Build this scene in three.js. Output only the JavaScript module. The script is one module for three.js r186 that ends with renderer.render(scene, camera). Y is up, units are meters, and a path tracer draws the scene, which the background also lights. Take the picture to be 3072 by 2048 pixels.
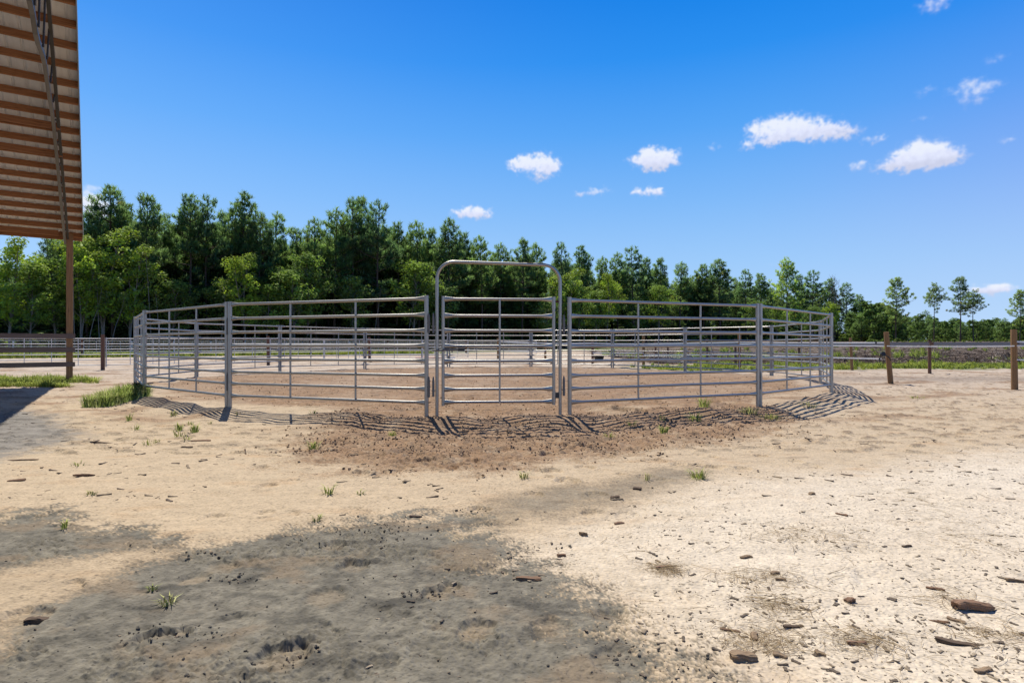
import * as THREE from 'three';
import { mergeGeometries } from 'three/addons/utils/BufferGeometryUtils.js';

// ---------------------------------------------------------------- camera, sky, sun, exposure
const scene = new THREE.Scene();
const EYE = 1.06, F = 1800, CX = 1536, HZ = 1030;          // eye height; focal length, centre column and horizon row of the 3072 px photograph
const camera = new THREE.PerspectiveCamera(2 * Math.atan(1024 / F) * 180 / Math.PI, 1.5, 0.05, 4000);
camera.position.set(0, EYE, 0);
camera.rotation.x = 6 / F;
const renderer = new THREE.WebGLRenderer({ antialias: true });
renderer.toneMapping = THREE.LinearToneMapping;
renderer.toneMappingExposure = 1.35;
renderer.shadowMap.enabled = true;
const SUN_AZ = -21 * Math.PI / 180, SUN_EL = 61 * Math.PI / 180;
const sunDir = new THREE.Vector3(Math.sin(SUN_AZ) * Math.cos(SUN_EL), Math.sin(SUN_EL), -Math.cos(SUN_AZ) * Math.cos(SUN_EL));
const sun = new THREE.DirectionalLight(0xffffff, 4.6);
sun.color.setRGB(1.0, 0.945, 0.83);
sun.position.copy(sunDir).multiplyScalar(120);
sun.castShadow = true;
sun.shadow.mapSize.set(4096, 4096);
Object.assign(sun.shadow.camera, { left: -90, right: 110, top: 110, bottom: -90, near: 1, far: 400 });
sun.name = 'sun';
scene.add(sun, sun.target);

// ---------------------------------------------------------------- helpers
const { clamp, lerp } = THREE.MathUtils;
const sm = (a, b, x) => { const t = clamp((x - a) / (b - a), 0, 1); return t * t * (3 - 2 * t); };
function rng(seed) { let s = seed >>> 0; return () => { s = (s + 0x6d2b79f5) | 0; let t = Math.imul(s ^ (s >>> 15), 1 | s); t = (t + Math.imul(t ^ (t >>> 7), 61 | t)) ^ t; return ((t ^ (t >>> 14)) >>> 0) / 4294967296; }; }
const PERM = new Uint8Array(512), GX = new Float32Array(256), GY = new Float32Array(256);
{ const r = rng(77), p = [...Array(256).keys()]; for (let i = 255; i > 0; i--) { const j = Math.floor(r() * (i + 1)); [p[i], p[j]] = [p[j], p[i]]; } for (let i = 0; i < 512; i++) PERM[i] = p[i & 255]; for (let i = 0; i < 256; i++) { const a = r() * 6.2832; GX[i] = Math.cos(a); GY[i] = Math.sin(a); } }
function noise(x, y) {                                        // gradient noise, about -1..1
  const ix = Math.floor(x), iy = Math.floor(y), fx = x - ix, fy = y - iy, X = ix & 255, Y = iy & 255;
  const u = fx * fx * fx * (fx * (fx * 6 - 15) + 10), v = fy * fy * fy * (fy * (fy * 6 - 15) + 10);
  const a = PERM[PERM[X] + Y], b = PERM[PERM[(X + 1) & 255] + Y], c = PERM[PERM[X] + ((Y + 1) & 255)], d = PERM[PERM[(X + 1) & 255] + ((Y + 1) & 255)];
  const p = GX[a] * fx + GY[a] * fy, q = GX[b] * (fx - 1) + GY[b] * fy, r = GX[c] * fx + GY[c] * (fy - 1), s = GX[d] * (fx - 1) + GY[d] * (fy - 1);
  return 1.45 * (p + u * (q - p) + v * (r + u * (s - r) - p - u * (q - p)));
}
function fbm(x, y, n = 4) { let s = 0, a = 0.5; for (let i = 0; i < n; i++) { s += a * noise(x, y); x = x * 2.03 + 17.1; y = y * 2.03 - 9.7; a *= 0.5; } return s; }
const counts = {};
function numbered(n) { counts[n] = (counts[n] ?? -1) + 1; return counts[n] ? n + '_' + String(counts[n]).padStart(3, '0') : n; }
function tag(o, label, category, group) { o.userData.label = label; if (category) o.userData.category = category; if (group) o.userData.group = group; return o; }
function thing(name, label, category, x = 0, y = 0, z = 0, turn = 0, group) {
  const o = new THREE.Group(); o.name = numbered(name); o.position.set(x, y, z); o.rotation.y = turn; scene.add(o);
  return tag(o, label, category, group);
}
function part(name, geo, mat, parent) { const m = new THREE.Mesh(geo, mat); m.name = name; m.castShadow = m.receiveShadow = true; parent.add(m); return m; }
const M4 = (x, y, z, rx = 0, ry = 0, rz = 0, sx = 1, sy = sx, sz = sx) => new THREE.Matrix4().compose(new THREE.Vector3(x, y, z), new THREE.Quaternion().setFromEuler(new THREE.Euler(rx, ry, rz)), new THREE.Vector3(sx, sy, sz));
// a ground point of the photograph -> [x, z]; drop is how far the ground lies below the eye there
const gp = (px, py, drop = 1.18) => { const d = drop * F / (py - HZ); return [(px - CX) / F * d, -d]; };

// ---------------------------------------------------------------- sky: clear air and a few fair-weather clouds
{
  const W = 4096, H = 2048, data = new Float32Array(W * H * 4), s2l = (v) => Math.pow(v / 255, 2.2);
  const stops = [[0, 190, 217, 250], [3, 178, 212, 251], [7, 158, 203, 251], [13, 126, 184, 249], [19, 88, 164, 246], [25, 48, 143, 240], [30, 22, 128, 231], [40, 14, 96, 188], [60, 12, 66, 132], [90, 11, 54, 108]].map(([e, ...c]) => [e, ...c.map(s2l)]);
  for (let row = 0; row < H; row++) {
    const el = ((row + 0.5) / H - 0.5) * Math.PI, deg = Math.max(0, el * 180 / Math.PI);
    let k = 0; while (k < stops.length - 2 && deg > stops[k + 1][0]) k++;
    const t = clamp((deg - stops[k][0]) / (stops[k + 1][0] - stops[k][0]), 0, 1), base = [1, 2, 3].map((c) => lerp(stops[k][c], stops[k + 1][c], t));
    const y = Math.sin(el), ce = Math.cos(el);
    for (let col = 0; col < W; col++) {
      const ro = ((col + 0.5) / W - 0.5) * 2 * Math.PI, x = Math.cos(ro) * ce, z = Math.sin(ro) * ce, cs = x * sunDir.x + y * sunDir.y + z * sunDir.z;
      const halo = 0.12 * Math.pow(Math.max(0, cs), 9) + 1.2 * Math.pow(Math.max(0, cs), 60) + 0.12 * sm(0.28, -0.75, x) * sm(0.5, 0.0, Math.abs(y - 0.3)), o = (row * W + col) * 4;
      const rt = 0.85 * sm(0.3, 0.8, x) * sm(0.02, 0.3, y);
      data[o] = base[0] * (1 + 0.2 * rt) + halo * 0.42; data[o + 1] = base[1] * (1 - 0.14 * rt) + halo * 0.44; data[o + 2] = base[2] * (1 - 0.04 * rt) + halo * 0.42; data[o + 3] = 1;
    }
  }
  // clouds: [azimuth, elevation] of soft lobes in degrees, with half widths and a density
  const ang = (px, py) => { const az = Math.atan((px - CX) / F); return [az * 180 / Math.PI, Math.atan((HZ - py) / F * Math.cos(az)) * 180 / Math.PI]; };
  const clouds = [
    [[1570, 492, 46, 26, 1], [1620, 486, 55, 34, 1], [1655, 500, 34, 24, 1], [1622, 530, 34, 16, .7], [1545, 488, 26, 17, .8]],
    [[1925, 480, 44, 24, 1], [1962, 470, 50, 32, 1], [2010, 472, 42, 26, 1], [1975, 500, 46, 16, .8], [1945, 452, 18, 16, .8]],
    [[2270, 388, 42, 28, 1], [2335, 376, 52, 34, 1], [2400, 376, 66, 36, 1.05], [2480, 392, 60, 30, 1], [2550, 398, 40, 26, .9], [2390, 405, 110, 22, 1], [2310, 425, 30, 18, .7]],
    [[2700, 486, 60, 22, 1], [2745, 462, 62, 42, 1.2], [2800, 462, 66, 42, 1.1], [2850, 472, 50, 26, .95], [2745, 493, 110, 16, 1]],
    [[1380, 638, 34, 14, .9], [1420, 634, 42, 21, 1], [1450, 643, 32, 16, 1]],
    [[1740, 580, 30, 9, .6], [1795, 574, 46, 14, .75]],
    [[1930, 577, 34, 10, .8], [1970, 572, 30, 20, 1], [1905, 572, 20, 9, .6]],
    [[2900, 262, 62, 30, .55], [2960, 256, 58, 24, .5], [2925, 300, 50, 26, .5]],
    [[2775, 273, 40, 18, .5]], [[2143, 443, 26, 12, .6]], [[2242, 433, 24, 18, .85]], [[2620, 417, 36, 16, .6], [2650, 412, 24, 9, .4]], [[2578, 496, 30, 18, .75]],
    [[3030, 419, 34, 13, .55]], [[2812, 8, 56, 30, .7]], [[2975, 180, 40, 22, .35], [3005, 172, 26, 14, .3]], [[2768, 355, 44, 10, .42]],
    [[2960, 868, 46, 15, .95], [3000, 863, 52, 18, 1], [2930, 872, 30, 9, .6]], [[262, 600, 52, 46, 1], [300, 640, 50, 44, .9]], [[2610, 838, 40, 8, .25]], [[2330, 792, 40, 14, .3]],
  ];
  for (const lobes of clouds) {
    const L = lobes.map(([px, py, rx, ry, d]) => { const [a, e] = ang(px, py); const k = 180 / Math.PI / F * Math.cos(a * Math.PI / 180); return [a, e, rx * k, ry * k, d]; });
    const a0 = Math.min(...L.map((l) => l[0] - l[2] * 2)), a1 = Math.max(...L.map((l) => l[0] + l[2] * 2)), e0 = Math.min(...L.map((l) => l[1] - l[3] * 2)), e1 = Math.max(...L.map((l) => l[1] + l[3] * 2));
    const bottom = Math.min(...L.map((l) => l[1] - l[3])), top = Math.max(...L.map((l) => l[1] + l[3]));
    for (let row = Math.floor((e0 / 180 + 0.5) * H); row <= (e1 / 180 + 0.5) * H; row++) {
      for (let cc = Math.floor((a0 - 90 + 180) / 360 * W); cc <= (a1 - 90 + 180) / 360 * W; cc++) {
        const col = (cc + W) % W, el = ((row + 0.5) / H - 0.5) * 180; let az = ((cc + 0.5) / W - 0.5) * 360 + 90;
        const wx = az + 0.7 * fbm(az * 1.3 + 9, el * 1.7, 4) + 0.22 * fbm(az * 5, el * 6, 3), wy = el + 0.55 * fbm(az * 1.3 - 5, el * 1.7 + 7, 4) + 0.2 * fbm(az * 5 + 4, el * 6, 3);
        let d = 0; for (const l of L) { const u = (wx - l[0]) / l[2], v = (wy - l[1]) / l[3]; d += l[4] * Math.exp(-1.5 * (u * u + v * v)); }
        const n = 0.8 * fbm(az * 2.2 + 3, el * 2.7, 5) + 0.35 * fbm(az * 8, el * 9, 3), al = Math.min(0.93, 1.05 * sm(0.14, 1.3, d + 0.95 * n * Math.min(1, d * 1.5)) * Math.min(1, Math.max(...L.map((l) => l[4])) + 0.1));
        if (al <= 0.002) continue;
        const body = clamp((el - bottom) / (top - bottom), 0, 1), lit = lerp(0.72, 1.0, sm(0.05, 0.7, body + 0.3 * n)), o = (row * W + col) * 4;
        data[o] = lerp(data[o], 0.88 * lit, al); data[o + 1] = lerp(data[o + 1], 0.915 * lit, al); data[o + 2] = lerp(data[o + 2], 1.0 * Math.min(1, lit + 0.1), al);
      }
    }
  }
  for (let i = 0; i < data.length; i++) if ((i & 3) < 3) data[i] /= 1.35;            // the sky's own strength at this exposure
  const t = new THREE.DataTexture(data, W, H, THREE.RGBAFormat, THREE.FloatType);
  t.mapping = THREE.EquirectangularReflectionMapping; t.magFilter = THREE.LinearFilter; t.minFilter = THREE.LinearFilter; t.needsUpdate = true;
  scene.background = t; scene.environment = t;
}

// ---------------------------------------------------------------- materials
function dataTex(n, fn, rx = 1, ry = rx) {                    // grey or colour tile from fn(u, v) -> [r, g, b] in 0..1, linear
  const d = new Uint8Array(n * n * 4);
  for (let j = 0; j < n; j++) for (let i = 0; i < n; i++) { const c = fn(i / n, j / n), o = (j * n + i) * 4; for (let k = 0; k < 3; k++) d[o + k] = clamp((c.length ? c[k] : c) * 255, 0, 255); d[o + 3] = 255; }
  const t = new THREE.DataTexture(d, n, n); t.wrapS = t.wrapT = THREE.RepeatWrapping; t.magFilter = THREE.LinearFilter; t.minFilter = THREE.LinearFilter; t.repeat.set(rx, ry); t.needsUpdate = true; return t;
}
// noise that repeats after p cells
function tileNoise(x, y, px, py = px) {
  const ix = Math.floor(x), iy = Math.floor(y), fx = x - ix, fy = y - iy, w = (i, j) => PERM[PERM[(((i % px) + px) % px) & 255] + ((((j % py) + py) % py) & 255)];
  const u = fx * fx * (3 - 2 * fx), v = fy * fy * (3 - 2 * fy), dot = (i, j, a, b) => GX[w(i, j)] * a + GY[w(i, j)] * b;
  return 1.45 * lerp(lerp(dot(ix, iy, fx, fy), dot(ix + 1, iy, fx - 1, fy), u), lerp(dot(ix, iy + 1, fx, fy - 1), dot(ix + 1, iy + 1, fx - 1, fy - 1), u), v);
}
const rnd = rng(5);
const woodTex = dataTex(256, (u, v) => { const g = 0.5 + 0.5 * Math.sin((v * 14 + 1.6 * tileNoise(u * 2, v * 4, 2, 4)) * 6.28), f = tileNoise(u * 4, v * 64, 4, 64), kn = tileNoise(u * 3, v * 5, 3, 5), k = (0.66 + 0.16 * g + 0.25 * f) * (1 - 0.45 * sm(0.42, 0.7, kn)); return [k, k, k]; });
const woodBump = dataTex(256, (u, v) => { const k = 0.5 + 0.35 * tileNoise(u * 5, v * 60, 5, 60) + 0.15 * tileNoise(u * 40, v * 40, 40); return [k, k, k]; });
const steelTex = dataTex(128, (u, v) => { const k = 0.9 + 0.06 * tileNoise(u * 5, v * 5, 5) + 0.03 * tileNoise(u * 20, v * 20, 20); return [k, k, k]; });
const std = (r, g, b, rough, o = {}) => { const m = new THREE.MeshStandardMaterial({ roughness: rough, side: THREE.DoubleSide, ...o }); m.color.setRGB(r, g, b); return m; };
const galv = std(0.4, 0.385, 0.36, 0.4, { metalness: 0.88, map: steelTex });
const galvFar = std(0.58, 0.57, 0.55, 0.7, { metalness: 0.2 });
const galvDull = std(0.19, 0.185, 0.18, 0.6, { metalness: 0.6, map: steelTex });
const steelDark = std(0.045, 0.044, 0.042, 0.7, { metalness: 0 });
const rust = std(0.09, 0.035, 0.02, 0.9);
const purlinWood = std(0.42, 0.185, 0.078, 0.8, { map: woodTex, bumpMap: woodBump, bumpScale: 0.002 });
const postWood = std(0.4, 0.22, 0.098, 0.85, { map: woodTex, bumpMap: woodBump, bumpScale: 0.003 });
const boardWood = std(0.24, 0.175, 0.145, 0.9, { map: woodTex, bumpMap: woodBump, bumpScale: 0.003 });
const roundWood = std(0.34, 0.185, 0.075, 0.9, { map: woodTex, bumpMap: woodBump, bumpScale: 0.004 });
const darkPost = std(0.2, 0.1, 0.06, 0.9, { map: woodTex, bumpMap: woodBump, bumpScale: 0.004 });
const roofSheet = std(0.8, 0.83, 0.87, 0.6, { metalness: 0.05, map: steelTex });
const trimSteel = std(0.25, 0.29, 0.33, 0.45, { metalness: 0.4 });
const whitePlastic = new THREE.MeshPhysicalMaterial({ color: 0xf2f1ee, roughness: 0.8, transmission: 0.5, thickness: 0, side: THREE.DoubleSide, specularIntensity: 0.3 });
const greyPlastic = std(0.2, 0.19, 0.185, 0.7);
const blackPlastic = std(0.015, 0.015, 0.016, 0.6);

// geometry helpers -------------------------------------------------
function boxX(len, h, w, seedV = 0) {                          // a plank along x, grain along it, uv in metres
  const g = new THREE.BoxGeometry(len, h, w, Math.max(1, Math.round(len / 1.2)), 1, 1), p = g.attributes.position, uv = g.attributes.uv;
  for (let i = 0; i < p.count; i++) uv.setXY(i, p.getX(i) * 0.6 + seedV, (p.getY(i) + p.getZ(i)) * 1.6 + seedV * 3.7);
  return g;
}
function tube(pts, r, seg = 10, radial = 10, tension) {
  const c = new THREE.CatmullRomCurve3(pts.map((p) => new THREE.Vector3(...p)), false, 'catmullrom', tension ?? 0.5);
  return new THREE.TubeGeometry(c, seg, r, radial, false);
}
function pipe(a, b, r, radial = 12, r2 = r) {                  // straight capped pipe between two points
  const A = new THREE.Vector3(...a), B = new THREE.Vector3(...b), L = A.distanceTo(B), g = new THREE.CylinderGeometry(r2, r, L, radial, 1, false);
  const uv = g.attributes.uv; for (let i = 0; i < uv.count; i++) uv.setXY(i, uv.getX(i) * r * 12, uv.getY(i) * L * 2);
  g.applyQuaternion(new THREE.Quaternion().setFromUnitVectors(new THREE.Vector3(0, 1, 0), B.clone().sub(A).normalize()));
  g.translate((A.x + B.x) / 2, (A.y + B.y) / 2, (A.z + B.z) / 2);
  return g;
}
function railGeo(L, r, flare = 1.65, sag = 0, radial = 12) {   // a rail along x from 0 to L whose ends are pressed flat and tall where they meet the posts
  const st = [0, 0.02, 0.06, 0.11, 0.17, 0.24, 0.35, 0.5, 0.65, 0.76, 0.83, 0.89, 0.94, 0.98, 1].map((t) => t < 0.35 ? t * (1.1 / Math.max(L, 1.6)) * 1.3 : t > 0.65 ? 1 - (1 - t) * (1.1 / Math.max(L, 1.6)) * 1.3 : t);
  const pos = [], uv = [], idx = [];
  st.forEach((t, i) => {
    const x = t * L, e = Math.min(x, L - x), k = 1 - sm(0, 0.17, e), ry = r * lerp(1, flare, k), rz = r * lerp(1, 0.5, k);
    for (let j = 0; j <= radial; j++) { const a = j / radial * 6.28318; pos.push(x, Math.sin(a) * ry - sag * 4 * t * (1 - t), Math.cos(a) * rz); uv.push(x * 2, j / radial * 0.4); }
    if (i) for (let j = 0; j < radial; j++) { const a = (i - 1) * (radial + 1) + j, b = a + radial + 1; idx.push(a, b, a + 1, a + 1, b, b + 1); }
  });
  const g = new THREE.BufferGeometry(); g.setAttribute('position', new THREE.Float32BufferAttribute(pos, 3)); g.setAttribute('uv', new THREE.Float32BufferAttribute(uv, 2)); g.setIndex(idx); g.computeVertexNormals(); return g;
}

// ---------------------------------------------------------------- the pen's corners: [x, distance, height of the top rail above the eye]
const PEN = [[-1.2, 8.69, .652], [-4.72, 9.96, .647], [-7.59, 12.37, .639], [-9.72, 15.45, .648], [-10.1, 19.17, .632], [-8.78, 22.67, .645], [-6.23, 25.41, .621], [-2.86, 27.05, .593], [0.87, 27.45, .594], [4.4, 26.23, .585], [6.74, 23.33, .585], [8.74, 20.15, .565], [8.45, 16.42, .593], [6.94, 13.01, .617], [4.27, 10.34, .645], [0.81, 8.86, .64]];
function penDist(x, d) {                                       // signed distance to the pen's outline, positive inside
  let best = 1e9, inside = false;
  for (let i = 0, j = PEN.length - 1; i < PEN.length; j = i++) {
    const ax = PEN[j][0], ay = PEN[j][1], bx = PEN[i][0], by = PEN[i][1];
    const t = clamp(((x - ax) * (bx - ax) + (d - ay) * (by - ay)) / ((bx - ax) ** 2 + (by - ay) ** 2), 0, 1), q = Math.hypot(x - ax - t * (bx - ax), d - ay - t * (by - ay));
    if (q < best) best = q;
    if ((ay > d) !== (by > d) && x < (bx - ax) * (d - ay) / (by - ay) + ax) inside = !inside;
  }
  return inside ? best : -best;
}
function polyDist(P, x, d) {
  let best = 1e9, inside = false;
  for (let i = 0, j = P.length - 1; i < P.length; j = i++) {
    const [ax, ay] = P[j], [bx, by] = P[i], t = clamp(((x - ax) * (bx - ax) + (d - ay) * (by - ay)) / ((bx - ax) ** 2 + (by - ay) ** 2), 0, 1), q = Math.hypot(x - ax - t * (bx - ax), d - ay - t * (by - ay));
    if (q < best) best = q;
    if ((ay > d) !== (by > d) && x < (bx - ax) * (d - ay) / (by - ay) + ax) inside = !inside;
  }
  return inside ? best : -best;
}

// ---------------------------------------------------------------- ground
const P = (list, drop = 1.18) => list.map(([x, y]) => { const [a, z] = gp(x, y, drop); return [a, -z]; });
const GREY = P([[-500, 1640], [-60, 1560], [110, 1528], [290, 1545], [420, 1600], [560, 1640], [700, 1606], [900, 1590], [1080, 1562], [1230, 1535], [1420, 1518], [1480, 1535], [1450, 1580], [1530, 1640], [1440, 1680], [1530, 1705], [1600, 1690], [1660, 1730], [1735, 1775], [1790, 1840], [1812, 1905], [1900, 1925], [2010, 1965], [2040, 2010], [2150, 2090], [2300, 2300], [1500, 2900], [0, 2900], [-1400, 2300]]);
const BAND = P([[1380, 1540], [1500, 1492], [1660, 1462], [1820, 1448], [1960, 1420], [2090, 1402], [2060, 1432], [1900, 1478], [1760, 1530], [1620, 1550], [1500, 1590]]);
const SANDY = [P([[-300, 1760], [40, 1690], [260, 1662], [420, 1690], [300, 1745], [160, 1790], [70, 1830], [-80, 1930], [-400, 2050]]), P([[300, 1655], [430, 1640], [520, 1652], [400, 1690]])];
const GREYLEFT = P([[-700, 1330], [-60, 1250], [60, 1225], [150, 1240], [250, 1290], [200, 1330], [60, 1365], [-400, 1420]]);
const APRON = P([[860, 1330], [1000, 1262], [1180, 1215], [1330, 1185], [1700, 1185], [1820, 1250], [2240, 1215], [2420, 1250], [2300, 1320], [2010, 1340], [1760, 1390], [1420, 1418], [1050, 1420], [860, 1400]]);
const WHITE = P([[1380, 1720], [1560, 1600], [1800, 1540], [2050, 1440], [2500, 1400], [3072, 1330], [4200, 1300], [4200, 2600], [2100, 2600], [2040, 1990], [1830, 1900], [1740, 1780]]);
const prints = [];
{
  const r = rng(91), add = (px, py, R, dep, toe) => { const [x, z] = gp(px, py); prints.push([x, -z, R * 0.85, dep * 0.48, toe ?? 1.57 + (r() - 0.5) * 1.5]); };
  [[850, 1955, .13, .05], [905, 1930, .09, .035], [440, 1890, .06, .06], [490, 1884, .055, .06], [545, 1876, .05, .04], [60, 1842, .13, .05], [580, 1720, .1, .04], [660, 1690, .11, .035], [1060, 1690, .1, .06], [1000, 1630, .1, .05], [1310, 1770, .09, .05], [1350, 1750, .06, .05], [1430, 1880, .1, .04], [1120, 1830, .1, .03], [1660, 1880, .12, .035], [1850, 1970, .11, .03], [200, 1745, .09, .04], [1475, 1710, .09, .025], [640, 1545, .12, .04], [800, 1455, .12, .05], [790, 1535, .1, .045], [860, 1540, .1, .03], [1080, 1420, .11, .07], [1270, 1385, .13, .075], [1375, 1365, .12, .06], [1520, 1350, .13, .07], [1410, 1385, .12, .07], [1240, 1360, .1, .06], [1640, 1365, .12, .07], [1440, 1525, .1, .05], [1600, 1480, .1, .05], [1790, 1480, .1, .05], [1990, 1440, .11, .04], [1780, 1535, .1, .04], [1880, 1545, .1, .03], [2630, 1745, .12, .02], [2600, 1660, .12, .02], [1865, 1250, .2, .13], [1925, 1255, .12, .1], [2090, 1305, .12, .08], [2010, 1270, .12, .09], [960, 1890, .1, .03], [330, 1960, .12, .025], [1250, 1960, .11, .03], [1150, 1980, .08, .03], [980, 1780, .12, .035], [700, 1850, .1, .03], [260, 1850, .1, .025]].forEach((a) => add(...a));
  for (let i = 0; i < 95; i++) add(-100 + r() * 2100, 1420 + r() * r() * 640, 0.05 + r() * 0.05, 0.006 + r() * 0.014);
  for (let i = 0; i < 170; i++) { const a = r() * 6.28, q = Math.sqrt(r()) * 8.8; prints.push([-0.65 + Math.cos(a) * q, 18.4 + Math.sin(a) * q, 0.07 + r() * 0.1, 0.02 + r() * 0.05, r() * 6.28]); }
  for (let i = 0; i < 110; i++) add(760 + r() * 1700, 1215 + r() * 230, 0.06 + r() * 0.07, 0.015 + r() * 0.05);
}
const cell = new Map();
for (const p of prints) for (let i = Math.floor((p[0] - p[2] * 1.8) * 2); i <= Math.floor((p[0] + p[2] * 1.8) * 2); i++) for (let j = Math.floor((p[1] - p[2] * 1.8) * 2); j <= Math.floor((p[1] + p[2] * 1.8) * 2); j++) { const k = i * 4096 + j; if (!cell.has(k)) cell.set(k, []); cell.get(k).push(p); }
function printDepth(x, d) {
  let h = 0; const list = cell.get(Math.floor(x * 2) * 4096 + Math.floor(d * 2)); if (!list) return 0;
  for (const [cx, cd, R, dep, toe] of list) {
    const dx = x - cx, dd = (d - cd) * 0.85; let q = Math.hypot(dx, dd); if (q > R * 1.8) continue;
    const a = Math.atan2(dd, dx); q += 0.22 * R * noise(cx * 9 + Math.cos(a) * 1.7, cd * 9 + Math.sin(a) * 1.7) + 0.1 * R * noise(x * 22, d * 22);
    const lean = Math.cos(a - toe), k = q / R, fl = sm(-1.1, 1, lean * Math.min(1, k * 1.2));
    h += -dep * (1 - sm(0.84, 1.04, k)) * (0.12 + 0.88 * fl) * (0.85 + 0.3 * noise(x * 12, d * 12)) + dep * 0.38 * Math.exp(-(((k - 1.16) / 0.17) ** 2)) * (0.5 + 0.5 * noise(x * 14 + 3, d * 14));
  }
  return h;
}
function printFloor(x, d) { let m = 0; const list = cell.get(Math.floor(x * 2) * 4096 + Math.floor(d * 2)); if (list) for (const [cx, cd, R, dep, toe] of list) if (dep > 0.015) m = Math.max(m, (1 - sm(0.55, 0.95, Math.hypot(x - cx, (d - cd) * 0.85) / R + 0.35 * noise(x * 13, d * 13))) * (0.5 + 0.5 * noise(cx * 31, cd * 17))); return m; }
const rise = (x, d) => 1.45 * sm(34, 125, d) * sm(8, 34, x) + 0.5 * sm(60, 120, d) * (1 - sm(8, 34, x));
// weights of what the ground is made of at a place
function zones(x, d) {
  const near = d < 40, s = near || d < 60 ? penDist(x, d) : -30;
  const wob = 0.3 * noise(x * 1.1, d * 1.1) + 0.28 * noise(x * 3.1 + 5, d * 3.6) + 0.2 * noise(x * 8, d * 10 + 4) + 0.13 * noise(x * 24, d * 28) + (d < 7 ? 0.3 * noise(x * 62, d * 74) + 0.16 * noise(x * 140, d * 160) : 0);
  const z = { s, wob, grey: 0, clod: 0, white: 0, left: 0, band: 0 };
  if (d < 9) {
    const k = 0.18 + 0.06 * d;
    z.grey = sm(-0.09, 0.1, polyDist(GREY, x, d) + wob * k * 1.7);
    for (const q of SANDY) z.grey *= 1 - 0.9 * sm(-0.12, 0.12, polyDist(q, x, d) + wob * 0.3);
    z.band = 0.6 * sm(-0.3, 0.35, polyDist(BAND, x, d) + wob * 0.6);
    z.grey = Math.max(z.grey, z.band);
  }
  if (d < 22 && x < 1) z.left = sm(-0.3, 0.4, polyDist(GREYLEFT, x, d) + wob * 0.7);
  if (d < 16) z.white = sm(-0.5, 0.9, polyDist(WHITE, x, d) + wob * 0.7);
  if (d < 40) {
    z.clod = Math.max(sm(0.1, 1.0, s + wob * 0.5) * (0.62 + 0.38 * sm(-0.35, 0.25, fbm(x * 0.5 + 4, d * 0.5, 3))), d < 14 ? sm(-0.25, 0.5, polyDist(APRON, x, d) + wob * 0.9) : 0, 0.3 * Math.exp(-((s / 0.5) ** 2)) * sm(-3, 0.5, x));
    z.clod = Math.max(z.clod, 0.8 * sm(0.02, 0.4, fbm(x * 0.55 + 31, d * 0.8 + 9, 3)) * sm(7, 10, d) * (1 - z.grey));
  }
  return z;
}
function height(x, z, w) {
  const d = -z; w = w ?? zones(x, d);
  const outer = lerp(-0.125, -0.06, sm(12, 24, d)), right = 0.05 * sm(6, 11, x) * sm(8, 14, d);
  let h = lerp(outer + right, -0.005, sm(-1.0, 0.12, w.s)) - 0.06 * sm(1, 3, w.s) + rise(x, d);
  h += 0.045 * fbm(x * 0.28 + 3, d * 0.28, 2);
  if (d > 45) { h += 0.12 * fbm(x * 0.12, d * 0.12, 2) * sm(45, 80, d); return h; }
  const bank = Math.exp(-(((w.s + 0.25) / 0.85) ** 2));
  h += bank * (0.1 * fbm(x * 1.0 + 7, d * 1.0, 2) + 0.014 * noise(x * 2.8, d * 2.8));
  if (w.clod < 0.6 && d > 6.5 && d < 22) h += 0.03 * sm(0.05, 0.4, fbm(x * 2.6 + 90, d * 7, 5)) * (1 - w.white) * (1 - w.grey) * (1 - bank);
  if (w.clod > 0.01) {
    const t = 1 - Math.abs(fbm(x * 3.1, d * 3.1 + 50, 4)) * 2, f = fbm(x * 13 + 1.7, d * 13, 3), g = noise(x * 38, d * 38);
    h += w.clod * (1 - 0.75 * bank) * (0.045 * (t - 0.6) + 0.05 * f * (0.35 + 1.2 * Math.abs(noise(x * 0.9, d * 0.9))) + (d < 16 ? 0.009 * g : 0));
  }
  const plain = (1 - w.clod) * (1 - w.grey);
  if (plain > 0.01) h += plain * (1 - 0.6 * bank) * (0.02 * fbm(x * 1.1 + d * 0.5, d * 3.0 - x * 0.3, 3) + 0.004 * fbm(x * 9, d * 9, 2));
  if (w.grey > 0.01) { const rough = 0.35 + 1.3 * sm(-0.1, 0.4, fbm(x * 1.6 + 20, d * 1.6, 3)); h += w.grey * (0.014 * fbm(x * 3.2, d * 3.2, 3) + rough * (0.024 * Math.abs(fbm(x * 11, d * 14, 3)) + 0.015 * fbm(x * 26, d * 32, 2) + 0.005 * noise(x * 80, d * 80)) - 0.006); }
  return h + printDepth(x, d);
}
const groundAt = (x, z) => height(x, z);
const debrisField = (x, d) => sm(29, 33, d + 3 * noise(x * 0.15, 3)) * sm(3, 9, x - 0.05 * d) * (1 - sm(112, 130, d));
const weedStrip = (x, d) => Math.max(sm(23.5, 25, d - 0.1 * (x - 12) + 1.0 * noise(x * 0.4, 8)) * (1 - sm(28, 32, d + 3 * noise(x * 0.22, 1))) * sm(4, 8, x), 0.9 * sm(50, 52.5, d - 0.72 * (x + 41) + 9 * 1 + 1.2 * noise(x * 0.2, 5)) * (1 - sm(20, 26, x)) * sm(-90, -80, x));
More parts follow.
